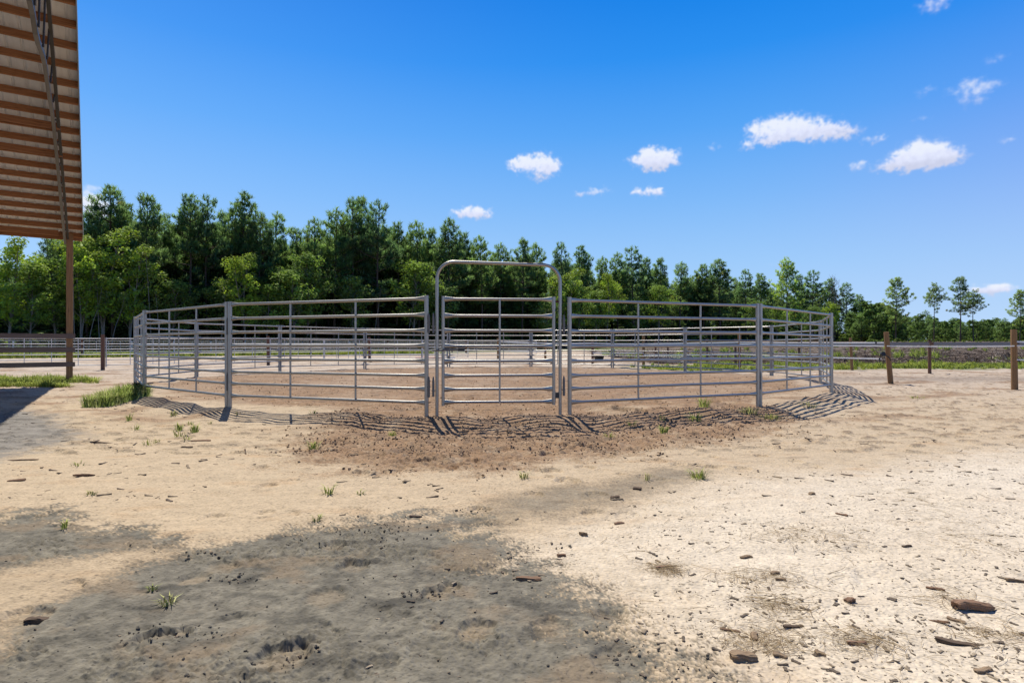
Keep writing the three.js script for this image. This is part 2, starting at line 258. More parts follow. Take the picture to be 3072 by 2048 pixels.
function albedo(x, d, w, out) {
  const n1 = fbm(x * 0.6 + 11, d * 0.6, 3), n2 = fbm(x * 4 + 2, d * 6, 3), n3 = noise(x * 23, d * 23), n4 = fbm(x * 1.7 - 6, d * 3.4, 3);
  let r = 0.46, g = 0.36, b = 0.25;                          // dry tan sand
  const wh = w.white * (0.85 + 0.3 * n1);
  r = lerp(r, 0.62, wh); g = lerp(g, 0.54, wh); b = lerp(b, 0.445, wh);
  if (d > 9) { const t = sm(9, 18, d); r = lerp(r, 0.45, t); g = lerp(g, 0.36, t); b = lerp(b, 0.28, t); }
  const or = sm(0.1, 0.6, n4) * 0.5 * (1 - w.white * 0.6); r = lerp(r, 0.42, or); g = lerp(g, 0.27, or); b = lerp(b, 0.145, or);
  const pale = sm(0.0, 0.5, fbm(x * 0.35 - 8, d * 1.1 + 5, 3)) * sm(20, 26, d) * (1 - sm(48, 60, d)); r = lerp(r, 0.56, pale); g = lerp(g, 0.5, pale); b = lerp(b, 0.43, pale);
  const c = clamp(w.clod * (0.92 + 0.25 * sm(8, 11, d) + 0.4 * n2), 0, 1); r = lerp(r, 0.262, c); g = lerp(g, 0.16, c); b = lerp(b, 0.09, c);
  const dk = w.clod * clamp(0.75 * sm(0.0, 0.5, fbm(x * 1.5 + 40, d * 2.4, 4)) + 0.8 * sm(0.1, 0.45, fbm(x * 6.5 + 3, d * 9, 4)), 0, 1); r = lerp(r, 0.135, dk); g = lerp(g, 0.085, dk); b = lerp(b, 0.053, dk);
  const lt = w.clod * sm(0.1, 0.5, fbm(x * 2.7 - 31, d * 4.4, 4)) * 0.7; r = lerp(r, 0.43, lt); g = lerp(g, 0.32, lt); b = lerp(b, 0.215, lt);
  const bits = (1 - w.clod) * (1 - w.grey) * sm(5, 8, d) * 0.85 * sm(0.13, 0.4, fbm(x * 2.6 + 90, d * 7, 5) + 0.12 * fbm(x * 0.5, d * 0.7 + 3, 2)) * (1 - 0.6 * w.white) * (0.45 + 0.55 * sm(-2, 3, x)); r = lerp(r, 0.17, bits); g = lerp(g, 0.112, bits); b = lerp(b, 0.07, bits);
  const rim = w.grey * (1 - w.grey) * 2.2; r = lerp(r, 0.3, rim * 0.85); g = lerp(g, 0.195, rim * 0.85); b = lerp(b, 0.1, rim * 0.85);
  const gy = clamp(w.grey * 1.08 + 0.1 * n3 * w.grey, 0, 1), gv = (1 + 0.5 * n2 + 0.16 * n3 + 0.3 * noise(x * 13, d * 17)) * (1 - 0.5 * sm(0.05, 0.42, fbm(x * 3.3 + 6, d * 5.2, 5))); r = lerp(r, 0.155 * gv, gy); g = lerp(g, 0.14 * gv, gy); b = lerp(b, 0.112 * gv, gy);
  const tn = w.grey * sm(0.1, 0.36, fbm(x * 2.1 + 70, d * 3.2, 5)) * 0.7; r = lerp(r, 0.2, tn); g = lerp(g, 0.15, tn); b = lerp(b, 0.1, tn);
  if (w.grey > 0.05) { const pf = 0.75 * w.grey * printFloor(x, d); r = lerp(r, 0.27, pf); g = lerp(g, 0.205, pf); b = lerp(b, 0.135, pf); }
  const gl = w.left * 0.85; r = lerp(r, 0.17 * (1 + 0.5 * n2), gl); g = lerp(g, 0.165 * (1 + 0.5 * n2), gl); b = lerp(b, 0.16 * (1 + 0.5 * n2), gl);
  if (d > 12 && d < 34) {                                      // worn dark track beside the tape fence
    const k = 0.6 * sm(8, 9.5, x) * Math.exp(-(((d - 18.6 - 0.6 * n1) / 1.2) ** 2)) ; r = lerp(r, 0.2, k); g = lerp(g, 0.155, k); b = lerp(b, 0.125, k);
  }
  const df = clamp(debrisField(x, d) * (0.95 + 0.5 * fbm(x * 0.5, d * 0.5, 3)), 0, 1); r = lerp(r, 0.088, df); g = lerp(g, 0.058, df); b = lerp(b, 0.036, df);
  const gs = Math.min(1, weedStrip(x, d)); r = lerp(r, 0.1, gs * 0.8); g = lerp(g, 0.13, gs * 0.8); b = lerp(b, 0.03, gs * 0.8);
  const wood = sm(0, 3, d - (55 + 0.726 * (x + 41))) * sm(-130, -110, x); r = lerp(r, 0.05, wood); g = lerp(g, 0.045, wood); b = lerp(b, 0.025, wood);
  const v = 1 + 0.1 * n3 + 0.16 * n2 * (1 - w.grey);
  out[0] = r * v * 0.97; out[1] = g * v * 0.95; out[2] = b * v * 0.9;
}
{
  const th = [], N = 780, half = 46.5 * Math.PI / 180;
  for (let i = 0; i < N; i++) th.push(-half + 2 * half * i / (N - 1));
  for (let i = 1; i < 44; i++) th.push(half + (2 * Math.PI - 2 * half) * i / 44);
  const rs = [0.02, 0.4, 0.8, 1.1, 1.35, 1.5, 1.6];
  for (let r = 1.68; r < 29;) { rs.push(r); r *= r > 5.5 && r < 12 ? 1.0034 : r > 17 ? 1.0056 : 1.0046; }
  for (let r = 29; r < 2200;) { rs.push(r); r *= r < 60 ? 1.014 : r < 200 ? 1.03 : 1.15; }
  const T = th.length, pos = new Float32Array(rs.length * T * 3), col = new Float32Array(rs.length * T * 3), uv = new Float32Array(rs.length * T * 2), idx = new Uint32Array((rs.length - 1) * T * 6), c = [0, 0, 0];
  let o = 0, q = 0;
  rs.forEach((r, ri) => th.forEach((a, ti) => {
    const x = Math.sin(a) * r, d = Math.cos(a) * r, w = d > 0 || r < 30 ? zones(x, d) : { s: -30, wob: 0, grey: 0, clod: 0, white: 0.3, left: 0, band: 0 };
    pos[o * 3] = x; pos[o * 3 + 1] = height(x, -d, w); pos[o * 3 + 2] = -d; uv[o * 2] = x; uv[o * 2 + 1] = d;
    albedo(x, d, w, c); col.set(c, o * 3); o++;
    if (ri) { const i = (ri - 1) * T + ti, j = (ri - 1) * T + (ti + 1) % T; idx[q++] = i; idx[q++] = j; idx[q++] = i + T; idx[q++] = j; idx[q++] = j + T; idx[q++] = i + T; }
  }));
  const g = new THREE.BufferGeometry(); g.setAttribute('position', new THREE.BufferAttribute(pos, 3)); g.setAttribute('color', new THREE.BufferAttribute(col, 3)); g.setAttribute('uv', new THREE.BufferAttribute(uv, 2)); g.setIndex(new THREE.BufferAttribute(idx, 1)); g.computeVertexNormals();
  const r2 = rng(8), sp = new Float32Array(512 * 512).fill(0);
  for (let i = 0; i < 5200; i++) { const x = Math.floor(r2() * 512), y = Math.floor(r2() * 512), R = r2() < 0.2 ? 2.8 : 1.5, s = r2() < 0.75 ? -0.5 - r2() * 0.4 : 0.4; for (let a = -3; a <= 3; a++) for (let b = -3; b <= 3; b++) { const k = Math.max(0, 1 - Math.hypot(a, b) / R); sp[((y + b) & 511) * 512 + ((x + a) & 511)] += s * k; } }
  const grain = (u, v) => 0.5 + 0.14 * tileNoise(u * 40, v * 40, 40) + 0.2 * tileNoise(u * 110, v * 110, 110) + 0.12 * tileNoise(u * 200, v * 200, 200) + 0.08 * (r2() - 0.5);
  const bump = dataTex(1024, (u, v) => { const k = grain(u, v) - 0.18 * clamp(sp[(Math.floor(v * 512) & 511) * 512 + (Math.floor(u * 512) & 511)], -1, 1); return [k, k, k]; }, 0.45);
  const cm = dataTex(1024, (u, v) => { const k = 0.9 + 0.08 * tileNoise(u * 36, v * 36, 36) + 0.13 * tileNoise(u * 120, v * 120, 120) + 0.1 * (r2() - 0.5) + 0.5 * clamp(sp[(Math.floor(v * 512) & 511) * 512 + (Math.floor(u * 512) & 511)], -0.8, 0.15); return [k, k, k]; }, 0.45);
  const m = new THREE.MeshStandardMaterial({ vertexColors: true, roughness: 0.96, bumpMap: bump, bumpScale: 0.014, map: cm, side: THREE.DoubleSide });
  const ground = new THREE.Mesh(g, m); ground.name = 'ground'; ground.receiveShadow = true; ground.userData.kind = 'structure'; ground.userData.label = 'bare sandy ground with damp grey patches and churned brown soil'; scene.add(ground);
}

// ---------------------------------------------------------------- pole barn at the left: only its gable corner shows
const BARN = [-13.22, -18.47], PITCH = Math.tan(14 * Math.PI / 180), EAVE = 4.29, SPAN = 12.2;
const barnGround = groundAt(BARN[0], BARN[1]);
{
  const barn = thing('pole_barn', 'open pole barn corner with ribbed metal roof on orange timber purlins', 'barn', BARN[0], 0, BARN[1], 35 * Math.PI / 180);
  const y0 = (z) => EAVE + (z < SPAN ? z : 2 * SPAN - z) * PITCH, r = rng(12), cosP = Math.cos(14 * Math.PI / 180);
  // ribbed sheets, one profile swept down both slopes
  const PW = 0.914, prof = []; for (let k = 0; k < 4; k++) { const b = k * PW / 4; prof.push([b, 0], [b + 0.05, 0], [b + 0.066, 0.024], [b + 0.094, 0.024], [b + 0.11, 0]); if (k < 4) prof.push([b + 0.17, 0], [b + 0.172, 0.004], [b + 0.182, 0.004], [b + 0.184, 0]); } prof.push([PW, 0]);
  function sheet(z0, z1) {
    const pos = [], uv = [], idx = []; prof.forEach(([x, h], i) => { for (const z of [z0, z1]) { pos.push(x, y0(z) + 0.155 + h, z); uv.push(x, z * 0.4); } if (i) { const a = i * 2 - 2; idx.push(a, a + 1, a + 2, a + 1, a + 3, a + 2); } });
    const g = new THREE.BufferGeometry(); g.setAttribute('position', new THREE.Float32BufferAttribute(pos, 3)); g.setAttribute('uv', new THREE.Float32BufferAttribute(uv, 2)); g.setIndex(idx); const n = g.toNonIndexed(); n.computeVertexNormals(); return n;
  }
  const up = sheet(-0.06, SPAN), down = sheet(SPAN, 2 * SPAN + 0.06);
  for (let k = 1; k <= 13; k++) { for (const g of [up, down]) part('roof_sheet', g, roofSheet, barn).position.x = -k * PW; }
  // purlins, 2x6 on edge
  const pg = [0, 1, 2].map((s) => boxX(11.8, 0.14, 0.045, s * 0.37));
  for (let k = 0; k <= 39; k++) {
    const z = 0.03 + k * 0.61 * cosP; if (Math.abs(z - SPAN) < 0.1) continue;
    const p = part('purlin', pg[k % 3], purlinWood, barn); p.position.set(-5.9 - 0.012, y0(z) + 0.072, z); p.rotation.x = (z < SPAN ? -1 : 1) * 14 * Math.PI / 180;
  }
  for (const [dz, h, dy] of [[0.34, 0.15, 0.05], [-0.03, 0.15, 0.075]]) part('eave_beam', boxX(dz > 0 ? 11.2 : 11.8, h, 0.045, dz), purlinWood, barn).position.set(dz > 0 ? -6.2 : -5.92, y0(0) + dz * PITCH + dy - h / 2, dz);
  for (const [k, dz] of [[8.72, 0], [10.72, 0]]) { const z = 0.03 + k * 0.61 * cosP; part('brace_board', boxX(3.6, 0.14, 0.04, 0.5), purlinWood, barn).position.set(-2.15, y0(z) - 0.1, z); }
  // rake and eave trim
  const rake = (z0, z1) => { const L = (z1 - z0) / cosP, g = new THREE.BoxGeometry(0.012, 0.2, L); g.rotateX((z0 < SPAN ? -1 : 1) * 14 * Math.PI / 180); g.translate(0.004, (y0(z0) + y0(z1)) / 2 + 0.095, (z0 + z1) / 2); return g; };
  part('rake_trim', rake(-0.06, SPAN), trimSteel, barn); part('rake_trim', rake(SPAN, 2 * SPAN), trimSteel, barn);
  part('ridge_cap', new THREE.BoxGeometry(11.9, 0.03, 0.4), trimSteel, barn).position.set(-5.95, y0(SPAN) + 0.2, SPAN);
  // posts
  const post = () => { const g = boxX(5.2, 0.165, 0.165, 0.2); g.rotateZ(Math.PI / 2); return g; };
  const pgm = post();
  for (const z of [0.12, 2 * SPAN - 0.12]) for (let k = 0; k < 4; k++) part('post', pgm, postWood, barn).position.set(-0.33 - k * 3.66, EAVE - 2.5, z);
  // steel trusses: angle-iron top and bottom chords with flat webs
  const low = (z) => 0.2 + 0.006 * z + 0.5 * sm(6.4, 9.6, z) + 0.95 * sm(9.2, 12.2, z);
  for (let k = 0; k < 4; k++) {
    const tr = new THREE.Group(); tr.name = 'truss'; tr.position.x = -0.42 - k * 3.66; barn.add(tr);
    for (const side of [0, 1]) {
      const Z = (z) => side ? 2 * SPAN - z : z, top = [], bot = [], flg = [];
      const bar = (list, z0, z1, f, h, w, dx) => { const a = [Z(z0), y0(z0) - f(z0)], b = [Z(z1), y0(z1) - f(z1)], L = Math.hypot(b[0] - a[0], b[1] - a[1]), g = new THREE.BoxGeometry(w, h, L + 0.01); g.rotateX(-Math.atan2(b[1] - a[1], b[0] - a[0])); g.translate(dx, (a[1] + b[1]) / 2, (a[0] + b[0]) / 2); list.push(g); };
      for (let i = 0; i < 24; i++) { const a = 0.05 + i * 0.506, b = a + 0.506; bar(bot, a, b, low, 0.075, 0.008, 0); bar(flg, a, b, (z) => low(z) + 0.034, 0.007, 0.055, -0.03); bar(top, a, b, () => 0.075, 0.14, 0.05, 0.045); }
      part('top_chord', mergeGeometries(top), steelDark, tr); part('bottom_chord', mergeGeometries([...bot, ...flg]), galvDull, tr);
      for (let i = 0; i < 12; i++) { const a = 0.6 + i * 0.98, b = a + 0.49, A = [0.02, y0(a) - 0.06, Z(a)], B = [0.02, y0(b) - low(b), Z(b)]; part('web', pipe(A, B, 0.016, 6), steelDark, tr); }
    }
  }
}
// three boards between the barn's corner post and the next one
{
  const f = thing('board_fence', 'three dark weathered boards nailed across the barn posts as a fence', 'fence', BARN[0], 0, BARN[1], 35 * Math.PI / 180);
  for (const [h, s] of [[1.285, .1], [0.87, .4], [0.43, .7]]) { const b = part('board', boxX(3.86, 0.142, 0.03, s), boardWood, f); b.position.set(-2.12, h, 0.222); b.rotation.z = (s - 0.4) * 0.006; }
}

// ---------------------------------------------------------------- round pen of pipe panels
const RF = [0, .155, .306, .452, .598, .740, .868, 1], SPAN_R = 1.51;
function panelParts(t, L, rails, spanR, topY, rr, pr, sr, radial, stiles, legs, far) {
  // local: x along the panel, y = 0 at the top rail's axis
  const bottomY = -spanR;
  const g = railGeo(L - 2 * pr + 0.01, rr, far ? 1.2 : 1.7, 0, radial);
  rails.forEach((f) => part('rail', g, far ? galvFar : galv, t).position.set(pr - 0.005, -f * spanR, 0));
  for (const x of [0, L]) part('post', pipe([x, -legs, 0], [x, 0.045, 0], pr, radial + 2), far ? galvFar : galv, t);
  for (const k of stiles) part('stile', pipe([k * L, bottomY - 0.005, rr * 0.55], [k * L, 0.01, rr * 0.55], sr, Math.max(6, radial - 4)), far ? galvFar : galv, t);
}
const penLabel = [
  'long eight-rail pipe panel directly left of the arched gate', 'angled eight-rail pipe panel between the left front panel and the grass clump', 'foreshortened eight-rail pipe panel ending at the grass clump, at the pen\'s left corner',
  'left side panel of the round pen, running back from the grass clump post', 'left rear panel of the round pen, its far post seen through the angled left panel', 'rear-left panel of the round pen, seen through the panel left of the gate',
  'rear panel of the round pen between two thin post pairs left of the gate arch', 'rear panel of the round pen seen straight through the closed gate', 'rear panel of the round pen just right of the gate, behind the front panel',
  'rear-right panel of the round pen, its top rail sunlit, behind the right front panel\'s middle', 'rear-right panel of the round pen ending behind the thick right corner posts', 'right side panel of the round pen with sunlit pale rails, behind the angled right panel',
  'steeply foreshortened panel at the far right corner of the round pen', 'angled eight-rail pipe panel between the right corner posts and the far right post', 'long eight-rail pipe panel directly right of the arched gate'];
for (let i = 0; i < 15; i++) {
  const A = PEN[i], B = PEN[i + 1], dx = B[0] - A[0], dz = -(B[1] - A[1]), L0 = Math.hypot(dx, dz), gap = 0.045;
  const ux = dx / L0, uz = dz / L0, y = EYE + A[2], L = L0 - 2 * gap, tilt = Math.asin((B[2] - A[2]) / L);
  const t = thing('pipe_panel', penLabel[i], 'livestock panel', A[0] + ux * gap, y, A[1] * -1 + uz * gap, Math.atan2(-dz, dx), 'galvanised panels of the round pen');
  t.rotation.order = 'YZX'; t.rotation.z = tilt;
  panelParts(t, L, RF, SPAN_R, y, 0.0215, 0.0315, 0.0155, 12, [1 / 3, 2 / 3], 1.82);
  for (const [h, l] of [[-0.36, 0.28], [-1.28, 0.3]]) {
    const pins = [pipe([-gap, h - l / 2, -0.012], [-gap, h + l / 2 - 0.05, -0.012], 0.017, 8), pipe([-gap, h + l / 2 - 0.06, -0.012], [-gap, h + l / 2, -0.012], 0.017, 8, 0.008), pipe([-gap - 0.02, h, -0.012], [0, h, -0.012], 0.012, 6)];
    part('connector_pin', mergeGeometries(pins), galvDull, t);
  }
}
// arched gate frame and its gate
{
  const A = PEN[0], B = PEN[15], dx = B[0] - A[0], dz = -(B[1] - A[1]), L = Math.hypot(dx, dz), turn = Math.atan2(-dz, dx), y = EYE + 0.646;
  const f = thing('gate_arch', 'tall round-cornered pipe arch over the pen gate with rust spots on top', 'gate arch', A[0], 0, -A[1], turn);
  const x0 = 0.112, x1 = L - 0.1, top = 2.246, R = 0.25, pts = [];
  const P3 = (x, yy) => new THREE.Vector3(x, yy, 0);
  class Arch extends THREE.Curve { getPoint(t, o = new THREE.Vector3()) { const a = top - R + 0.25, q = Math.PI / 2 * R, w = x1 - x0 - 2 * R, T = 2 * a + 2 * q + w; let s = t * T; if (s < a) return o.set(x0, -0.25 + s, 0); s -= a; if (s < q) { const k = s / R; return o.set(x0 + R - R * Math.cos(k), top - R + R * Math.sin(k) , 0); } s -= q; if (s < w) return o.set(x0 + R + s, top - 0.03 * s / w, 0); s -= w; if (s < q) { const k = s / R; return o.set(x1 - R + R * Math.sin(k), top - R + R * Math.cos(k) - 0.03, 0); } s -= q; return o.set(x1, top - R - s - 0.03 * (1 - s / a), 0); } }
  part('frame_tube', new THREE.TubeGeometry(new Arch(), 160, 0.0245, 14, false), galv, f);
  const spot = (x, len, a0, a1) => { const g = new THREE.CylinderGeometry(0.0256, 0.0256, len, 10, 3, true, a0, a1); g.rotateZ(Math.PI / 2); const p = g.attributes.position; for (let i = 0; i < p.count; i++) { const k = Math.abs(p.getX(i)) / len * 2; p.setX(i, p.getX(i) * (0.7 + 0.3 * Math.sin(p.getY(i) * 400))); } g.translate(x, top - 0.03 * (x - x0 - R) / (x1 - x0 - 2 * R), 0); g.computeVertexNormals(); return g; };
  part('rust_spot', spot(1.34, 0.1, 1.1, 1.6), rust, f); part('rust_spot', spot(1.47, 0.1, 0.7, 1.0), rust, f); part('rust_spot', spot(1.64, 0.13, 0.8, 1.1), rust, f);
  for (const [x, s] of [[x0 - 0.052, 0], [x1 + 0.052, 1]]) for (const h of [1.36 - 0.02 * s, 0.44]) part('connector_pin', mergeGeometries([pipe([x, h - 0.15, 0.02], [x, h + 0.07, 0.02], 0.0185, 10), pipe([x, h + 0.065, 0.02], [x, h + 0.14, 0.02], 0.0185, 10, 0.009), pipe([x - 0.025, h - 0.06, 0.01], [x + 0.025, h - 0.06, 0.01], 0.012, 6)]), galvDull, f);
  const g = thing('pen_gate', 'closed eight-rail pipe gate hung inside the tall arch', 'gate', A[0] + dx * (0.2 / L), y, -A[1] + dz * (0.2 / L), turn);
  const GL = L - 0.2 - 0.195, GF = [0, .162, .307, .457, .602, .743, .875, 1];
  const rg = railGeo(GL - 0.04, 0.0205, 1.85, 0, 12);
  GF.forEach((k) => part('rail', rg, galv, g).position.set(0.02, -k * 1.5, 0));
  for (const x of [0, GL]) part('post', pipe([x, -1.55, 0], [x, 0.04, 0], 0.0235, 14), galv, g);
  part('stile', pipe([GL * 0.507, -1.52, 0.012], [GL * 0.507, 0.012, 0.012], 0.0145, 10), galv, g);
  part('hinge_sleeve', pipe([GL, -0.13, 0], [GL, 0.042, 0], 0.029, 14), galv, g);
  part('hinge', new THREE.BoxGeometry(0.075, 0.03, 0.016).translate(GL + 0.045, -0.03, 0), rust, g);
  part('hinge', new THREE.BoxGeometry(0.075, 0.085, 0.03).translate(GL + 0.045, -1.41, 0), steelDark, g);
  part('hinge_sleeve', pipe([GL, -1.52, 0], [GL, -1.36, 0], 0.029, 14), galv, g);
  const lb = part('latch', mergeGeometries([pipe([-0.16, -0.745, 0.035], [0.22, -0.735, 0.035], 0.014, 8), new THREE.BoxGeometry(0.1, 0.035, 0.045).translate(0.05, -0.74, 0.02), pipe([0.13, -0.78, 0.035], [0.13, -0.72, 0.035], 0.01, 6)].map((q) => q.index ? q.toNonIndexed() : q)), galvDull, g);
  part('latch_block', new THREE.BoxGeometry(0.095, 0.052, 0.05).translate(0.265, -0.735, 0.035), steelDark, g);
}

// ---------------------------------------------------------------- arena fences of pipe panels behind the pen, hung between timber posts
function fenceRun(points, nPer, label, group, postLabel, postGroup, mat) {
  let n = 0;
  for (let i = 0; i + 1 < points.length; i++) {
    const [ax, ad] = points[i], [bx, bd] = points[i + 1], L0 = Math.hypot(bx - ax, bd - ad), k = nPer ?? Math.max(1, Math.round(L0 / 3.66));
    for (let j = 0; j < k; j++) {
      const x = lerp(ax, bx, j / k), d = lerp(ad, bd, j / k), y = groundAt(x, -d) + 1.33, y1 = groundAt(lerp(ax, bx, (j + 1) / k), -lerp(ad, bd, (j + 1) / k)) + 1.33;
      const t = thing('arena_panel', label(n++), 'livestock panel', x, y, -d, Math.atan2(bd - ad, bx - ax), group);
      t.rotation.order = 'YZX'; t.rotation.z = Math.asin(clamp((y1 - y) / (L0 / k), -0.2, 0.2));
      panelParts(t, L0 / k - 0.06, [0, 0.2, 0.4, 0.6, 0.8, 1], 1.12, y, 0.02, 0.024, 0.013, 7, [0.25, 0.5, 0.75], 1.2, true);
      if (j === 0 && postLabel) timber('fence_post', x - 0.05, d - 0.13, 1.5, 0.075, (noise(x, d)) * 0.06, postLabel(i), postGroup, mat);
    }
  }
}
function timberGeo(h, r) { const g = new THREE.CylinderGeometry(r * 0.96, r * 1.05, h + 0.3, 14, 5), p = g.attributes.position, uv = g.attributes.uv; for (let i = 0; i < p.count; i++) { const a = Math.atan2(p.getZ(i), p.getX(i)), k = 1 + 0.04 * noise(Math.cos(a) * 2 + h * 9, p.getY(i) * 1.5 + Math.sin(a) * 2); p.setX(i, p.getX(i) * k); p.setZ(i, p.getZ(i) * k); uv.setXY(i, p.getY(i) * 0.7, a * 0.16); } g.translate(0, h / 2 - 0.15, 0); g.computeVertexNormals(); return g; }
function timber(name, x, d, h, r, lean, label, group, mat) {
  const m = new THREE.Mesh(timberGeo(h, r), mat ?? darkPost); m.name = numbered(name); m.position.set(x, groundAt(x, -d), -d); m.rotation.z = lean; m.castShadow = m.receiveShadow = true; scene.add(m); return tag(m, label, 'fence post', group);
}
const ord = ['first', 'second', 'third', 'fourth', 'fifth', 'sixth', 'seventh', 'eighth', 'ninth', 'tenth', 'eleventh', 'twelfth', 'thirteenth', 'fourteenth', 'fifteenth', 'sixteenth', 'seventeenth', 'eighteenth', 'nineteenth', 'twentieth'];
fenceRun([[-24.6, 23.2], [-17.2, 25.4], [-12.5, 31], [-8.6, 36.5], [-3, 41.5]], 2, (n) => `${ord[n]} panel from the left in the nearer six-rail arena fence`, 'panels of the nearer arena fence', (i) => i === 0 ? 'dark round timber post of the nearer arena fence, behind the barn fence boards' : `dark round timber post in the nearer arena fence, ${ord[i - 1]} right of the barn post`, 'timber posts of the nearer arena fence', darkPost);
fenceRun([[-43, 45], [-34.3, 48], [-31.6, 56], [-27.6, 62], [-22.2, 66], [-14, 68], [-5, 66], [2.5, 60]], 2, (n) => `${ord[n]} panel from the left in the far arena fence by the grass strip`, 'panels of the far arena fence', (i) => `small dark timber post of the far arena fence, ${ord[i]} post from the left`, 'timber posts of the far arena fence', darkPost);

// ---------------------------------------------------------------- tape and rail paddock fences at the right
function ribbon(pts, w, th, drop) {                            // a band hung along points: [x, y, z]
  const pos = [], idx = [];
  pts.forEach(([x, y, z], i) => {
    const a = pts[Math.max(0, i - 1)], b = pts[Math.min(pts.length - 1, i + 1)], l = Math.hypot(b[0] - a[0], b[2] - a[2]), nx = -(b[2] - a[2]) / l * th, nz = (b[0] - a[0]) / l * th;
    for (const [s, v] of [[1, 1], [1, -1], [-1, -1], [-1, 1]]) pos.push(x + nx * s, y + v * w / 2, z + nz * s);
    if (i) { const o = (i - 1) * 4; for (let k = 0; k < 4; k++) { const k2 = (k + 1) % 4; idx.push(o + k, o + k2, o + 4 + k, o + k2, o + 4 + k2, o + 4 + k); } }
  });
  idx.push(0, 2, 1, 0, 3, 2); const e = (pts.length - 1) * 4; idx.push(e, e + 1, e + 2, e, e + 2, e + 3);
  const g = new THREE.BufferGeometry(); g.setAttribute('position', new THREE.Float32BufferAttribute(pos, 3)); g.setIndex(idx); const n = g.toNonIndexed(); n.computeVertexNormals(); return n;
}
const at = (px, py, d) => [(px - CX) / F * d, EYE + (HZ - py) / F * d, -d];
{
  // nearer line: [column, distance, height of the post, lean]
  const near = [[3045, 14.5, 1.44, 0.012], [2673, 16.6, 1.43, 0.085], [2219, 24.6, 1.5, 0], [1931, 28.0, 1.52, 0], [1778, 31.5, 1.35, 0], [1636, 35, 1.3, 0], [1494, 38, 1.45, 0]];
  const nl = ['thick round timber post near the right edge with a wire staple patch', 'leaning round timber post with a black insulator, right of the pen', 'orange timber post seen through the pen beside the right corner posts', 'light timber post behind the right front panel, nearest the gate side', 'dark-topped timber post behind the right front panel', 'timber post seen through the closed gate, right of its stile', 'light timber post seen directly beside the closed gate\'s middle stile'];
  const P0 = near.map(([c, d]) => [(c - CX) / F * d, d]);
  near.forEach(([c, d, h, lean], i) => timber('paddock_post', P0[i][0], d, h, 0.067, lean, nl[i], undefined, i === 4 ? darkPost : roundWood));
  const tp = thing('tape_fence', 'white fence tape strung between the round timber posts right of the pen', 'fence');
  const seg = (a, b, wy, name, mat, w, sag = 0.015) => { const pts = []; for (let k = 0; k <= 8; k++) { const t = k / 8; pts.push([lerp(a[0], b[0], t), lerp(a[1], b[1], t) - sag * 4 * t * (1 - t), lerp(a[2], b[2], t)]); } part(name, ribbon(pts, w, 0.003), mat, tp); };
  seg(at(3045, 1037.5, 14.4), at(2662, 1037.5, 16.5), 0, 'fence_tape', whitePlastic, 0.028);
  seg(at(2652, 1037.5, 16.5), at(2219, 1031, 24.5), 0, 'fence_tape', whitePlastic, 0.035); seg(at(2652, 1027.5, 16.5), at(2219, 1026, 24.5), 0, 'fence_tape', whitePlastic, 0.035);
  seg(at(2645, 1076, 16.6), at(2219, 1062, 24.5), 0, 'fence_tape', whitePlastic, 0.04);
  seg(at(2216, 1026, 24.5), at(1931, 1031, 27.9), 0, 'fence_tape', whitePlastic, 0.05); seg(at(2216, 1062, 24.5), at(1931, 1064, 27.9), 0, 'fence_tape', whitePlastic, 0.05);
  seg(at(1931, 1031, 27.9), at(1778, 1029, 31.4), 0, 'fence_tape', whitePlastic, 0.05); seg(at(1931, 1058, 27.9), at(1778, 1058, 31.4), 0, 'fence_tape', whitePlastic, 0.05);
  seg(at(1778, 1029, 31.4), at(1636, 1029, 34.9), 0, 'fence_tape', whitePlastic, 0.06); seg(at(1636, 1029, 34.9), at(1500, 1024, 38), 0, 'fence_tape', whitePlastic, 0.06); seg(at(1636, 1054, 34.9), at(1500, 1051, 38), 0, 'fence_tape', whitePlastic, 0.05);
  for (const [y, w] of [[1025, 0.04], [1037, 0.028], [1079, 0.03]]) seg(at(3052, y, 14.4), at(3500, y - 2, 12.8), 0, 'fence_tape', whitePlastic, w);
  // black insulator drum and strap on the leaning post
  const ins = thing('fence_insulator', 'black drum insulator with a strap tail on the leaning post', 'insulator', ...at(2649, 1062, 16.45));
  const dg = new THREE.CylinderGeometry(0.062, 0.055, 0.09, 18, 2); dg.rotateX(Math.PI / 2 - 0.2); part('drum', dg, blackPlastic, ins);
  part('strap', tube([[0.02, -0.02, 0.03], [0.09, -0.06, 0.08], [0.13, -0.12, 0.1], [0.18, -0.17, 0.06]], 0.014, 10, 6), blackPlastic, ins);
  for (const [c, y, d, l] of [[2629, 1028, 16.45, 'upper'], [2640, 1077, 16.5, 'lower']]) part('tape_clip', new THREE.BoxGeometry(0.03, 0.07, 0.03).translate(...at(c, y, d)), blackPlastic, tp);
  for (const y of [1026, 1080]) part('tape_clip', new THREE.BoxGeometry(0.03, 0.09, 0.03).translate(...at(3057, y, 14.45)), blackPlastic, tp);
  // farther line with a broad grey rail
  const far = [[3400, 18.6, 1.2], [2790, 21.6, 1.2], [2557, 23.9, 1.3], [2398, 26.4, 1.35], [2207, 29, 1.3], [2122, 31, 1.32], [1967, 34, 1.35], [2004, 38, 1.3]];
  const fl = [null, 'brown timber post carrying the broad grey rail, midway between the two thick right posts', 'small orange timber post behind the tape, just right of the pen', 'dark timber post behind the pen\'s far right corner panels', 'dark timber post close behind the orange post by the right corner posts', 'dark timber post left of the right corner posts, deep behind the pen', 'dark timber post behind the right front panel, third from its right end', 'far dark timber post in the green weeds behind the right front panel'];
  const Q = far.map(([c, d]) => [(c - CX) / F * d, d]);
  far.forEach(([c, d, h], i) => i && timber('paddock_post', Q[i][0], d, h, 0.054, i === 2 ? 0.05 : 0, fl[i], undefined, i === 2 ? roundWood : darkPost));
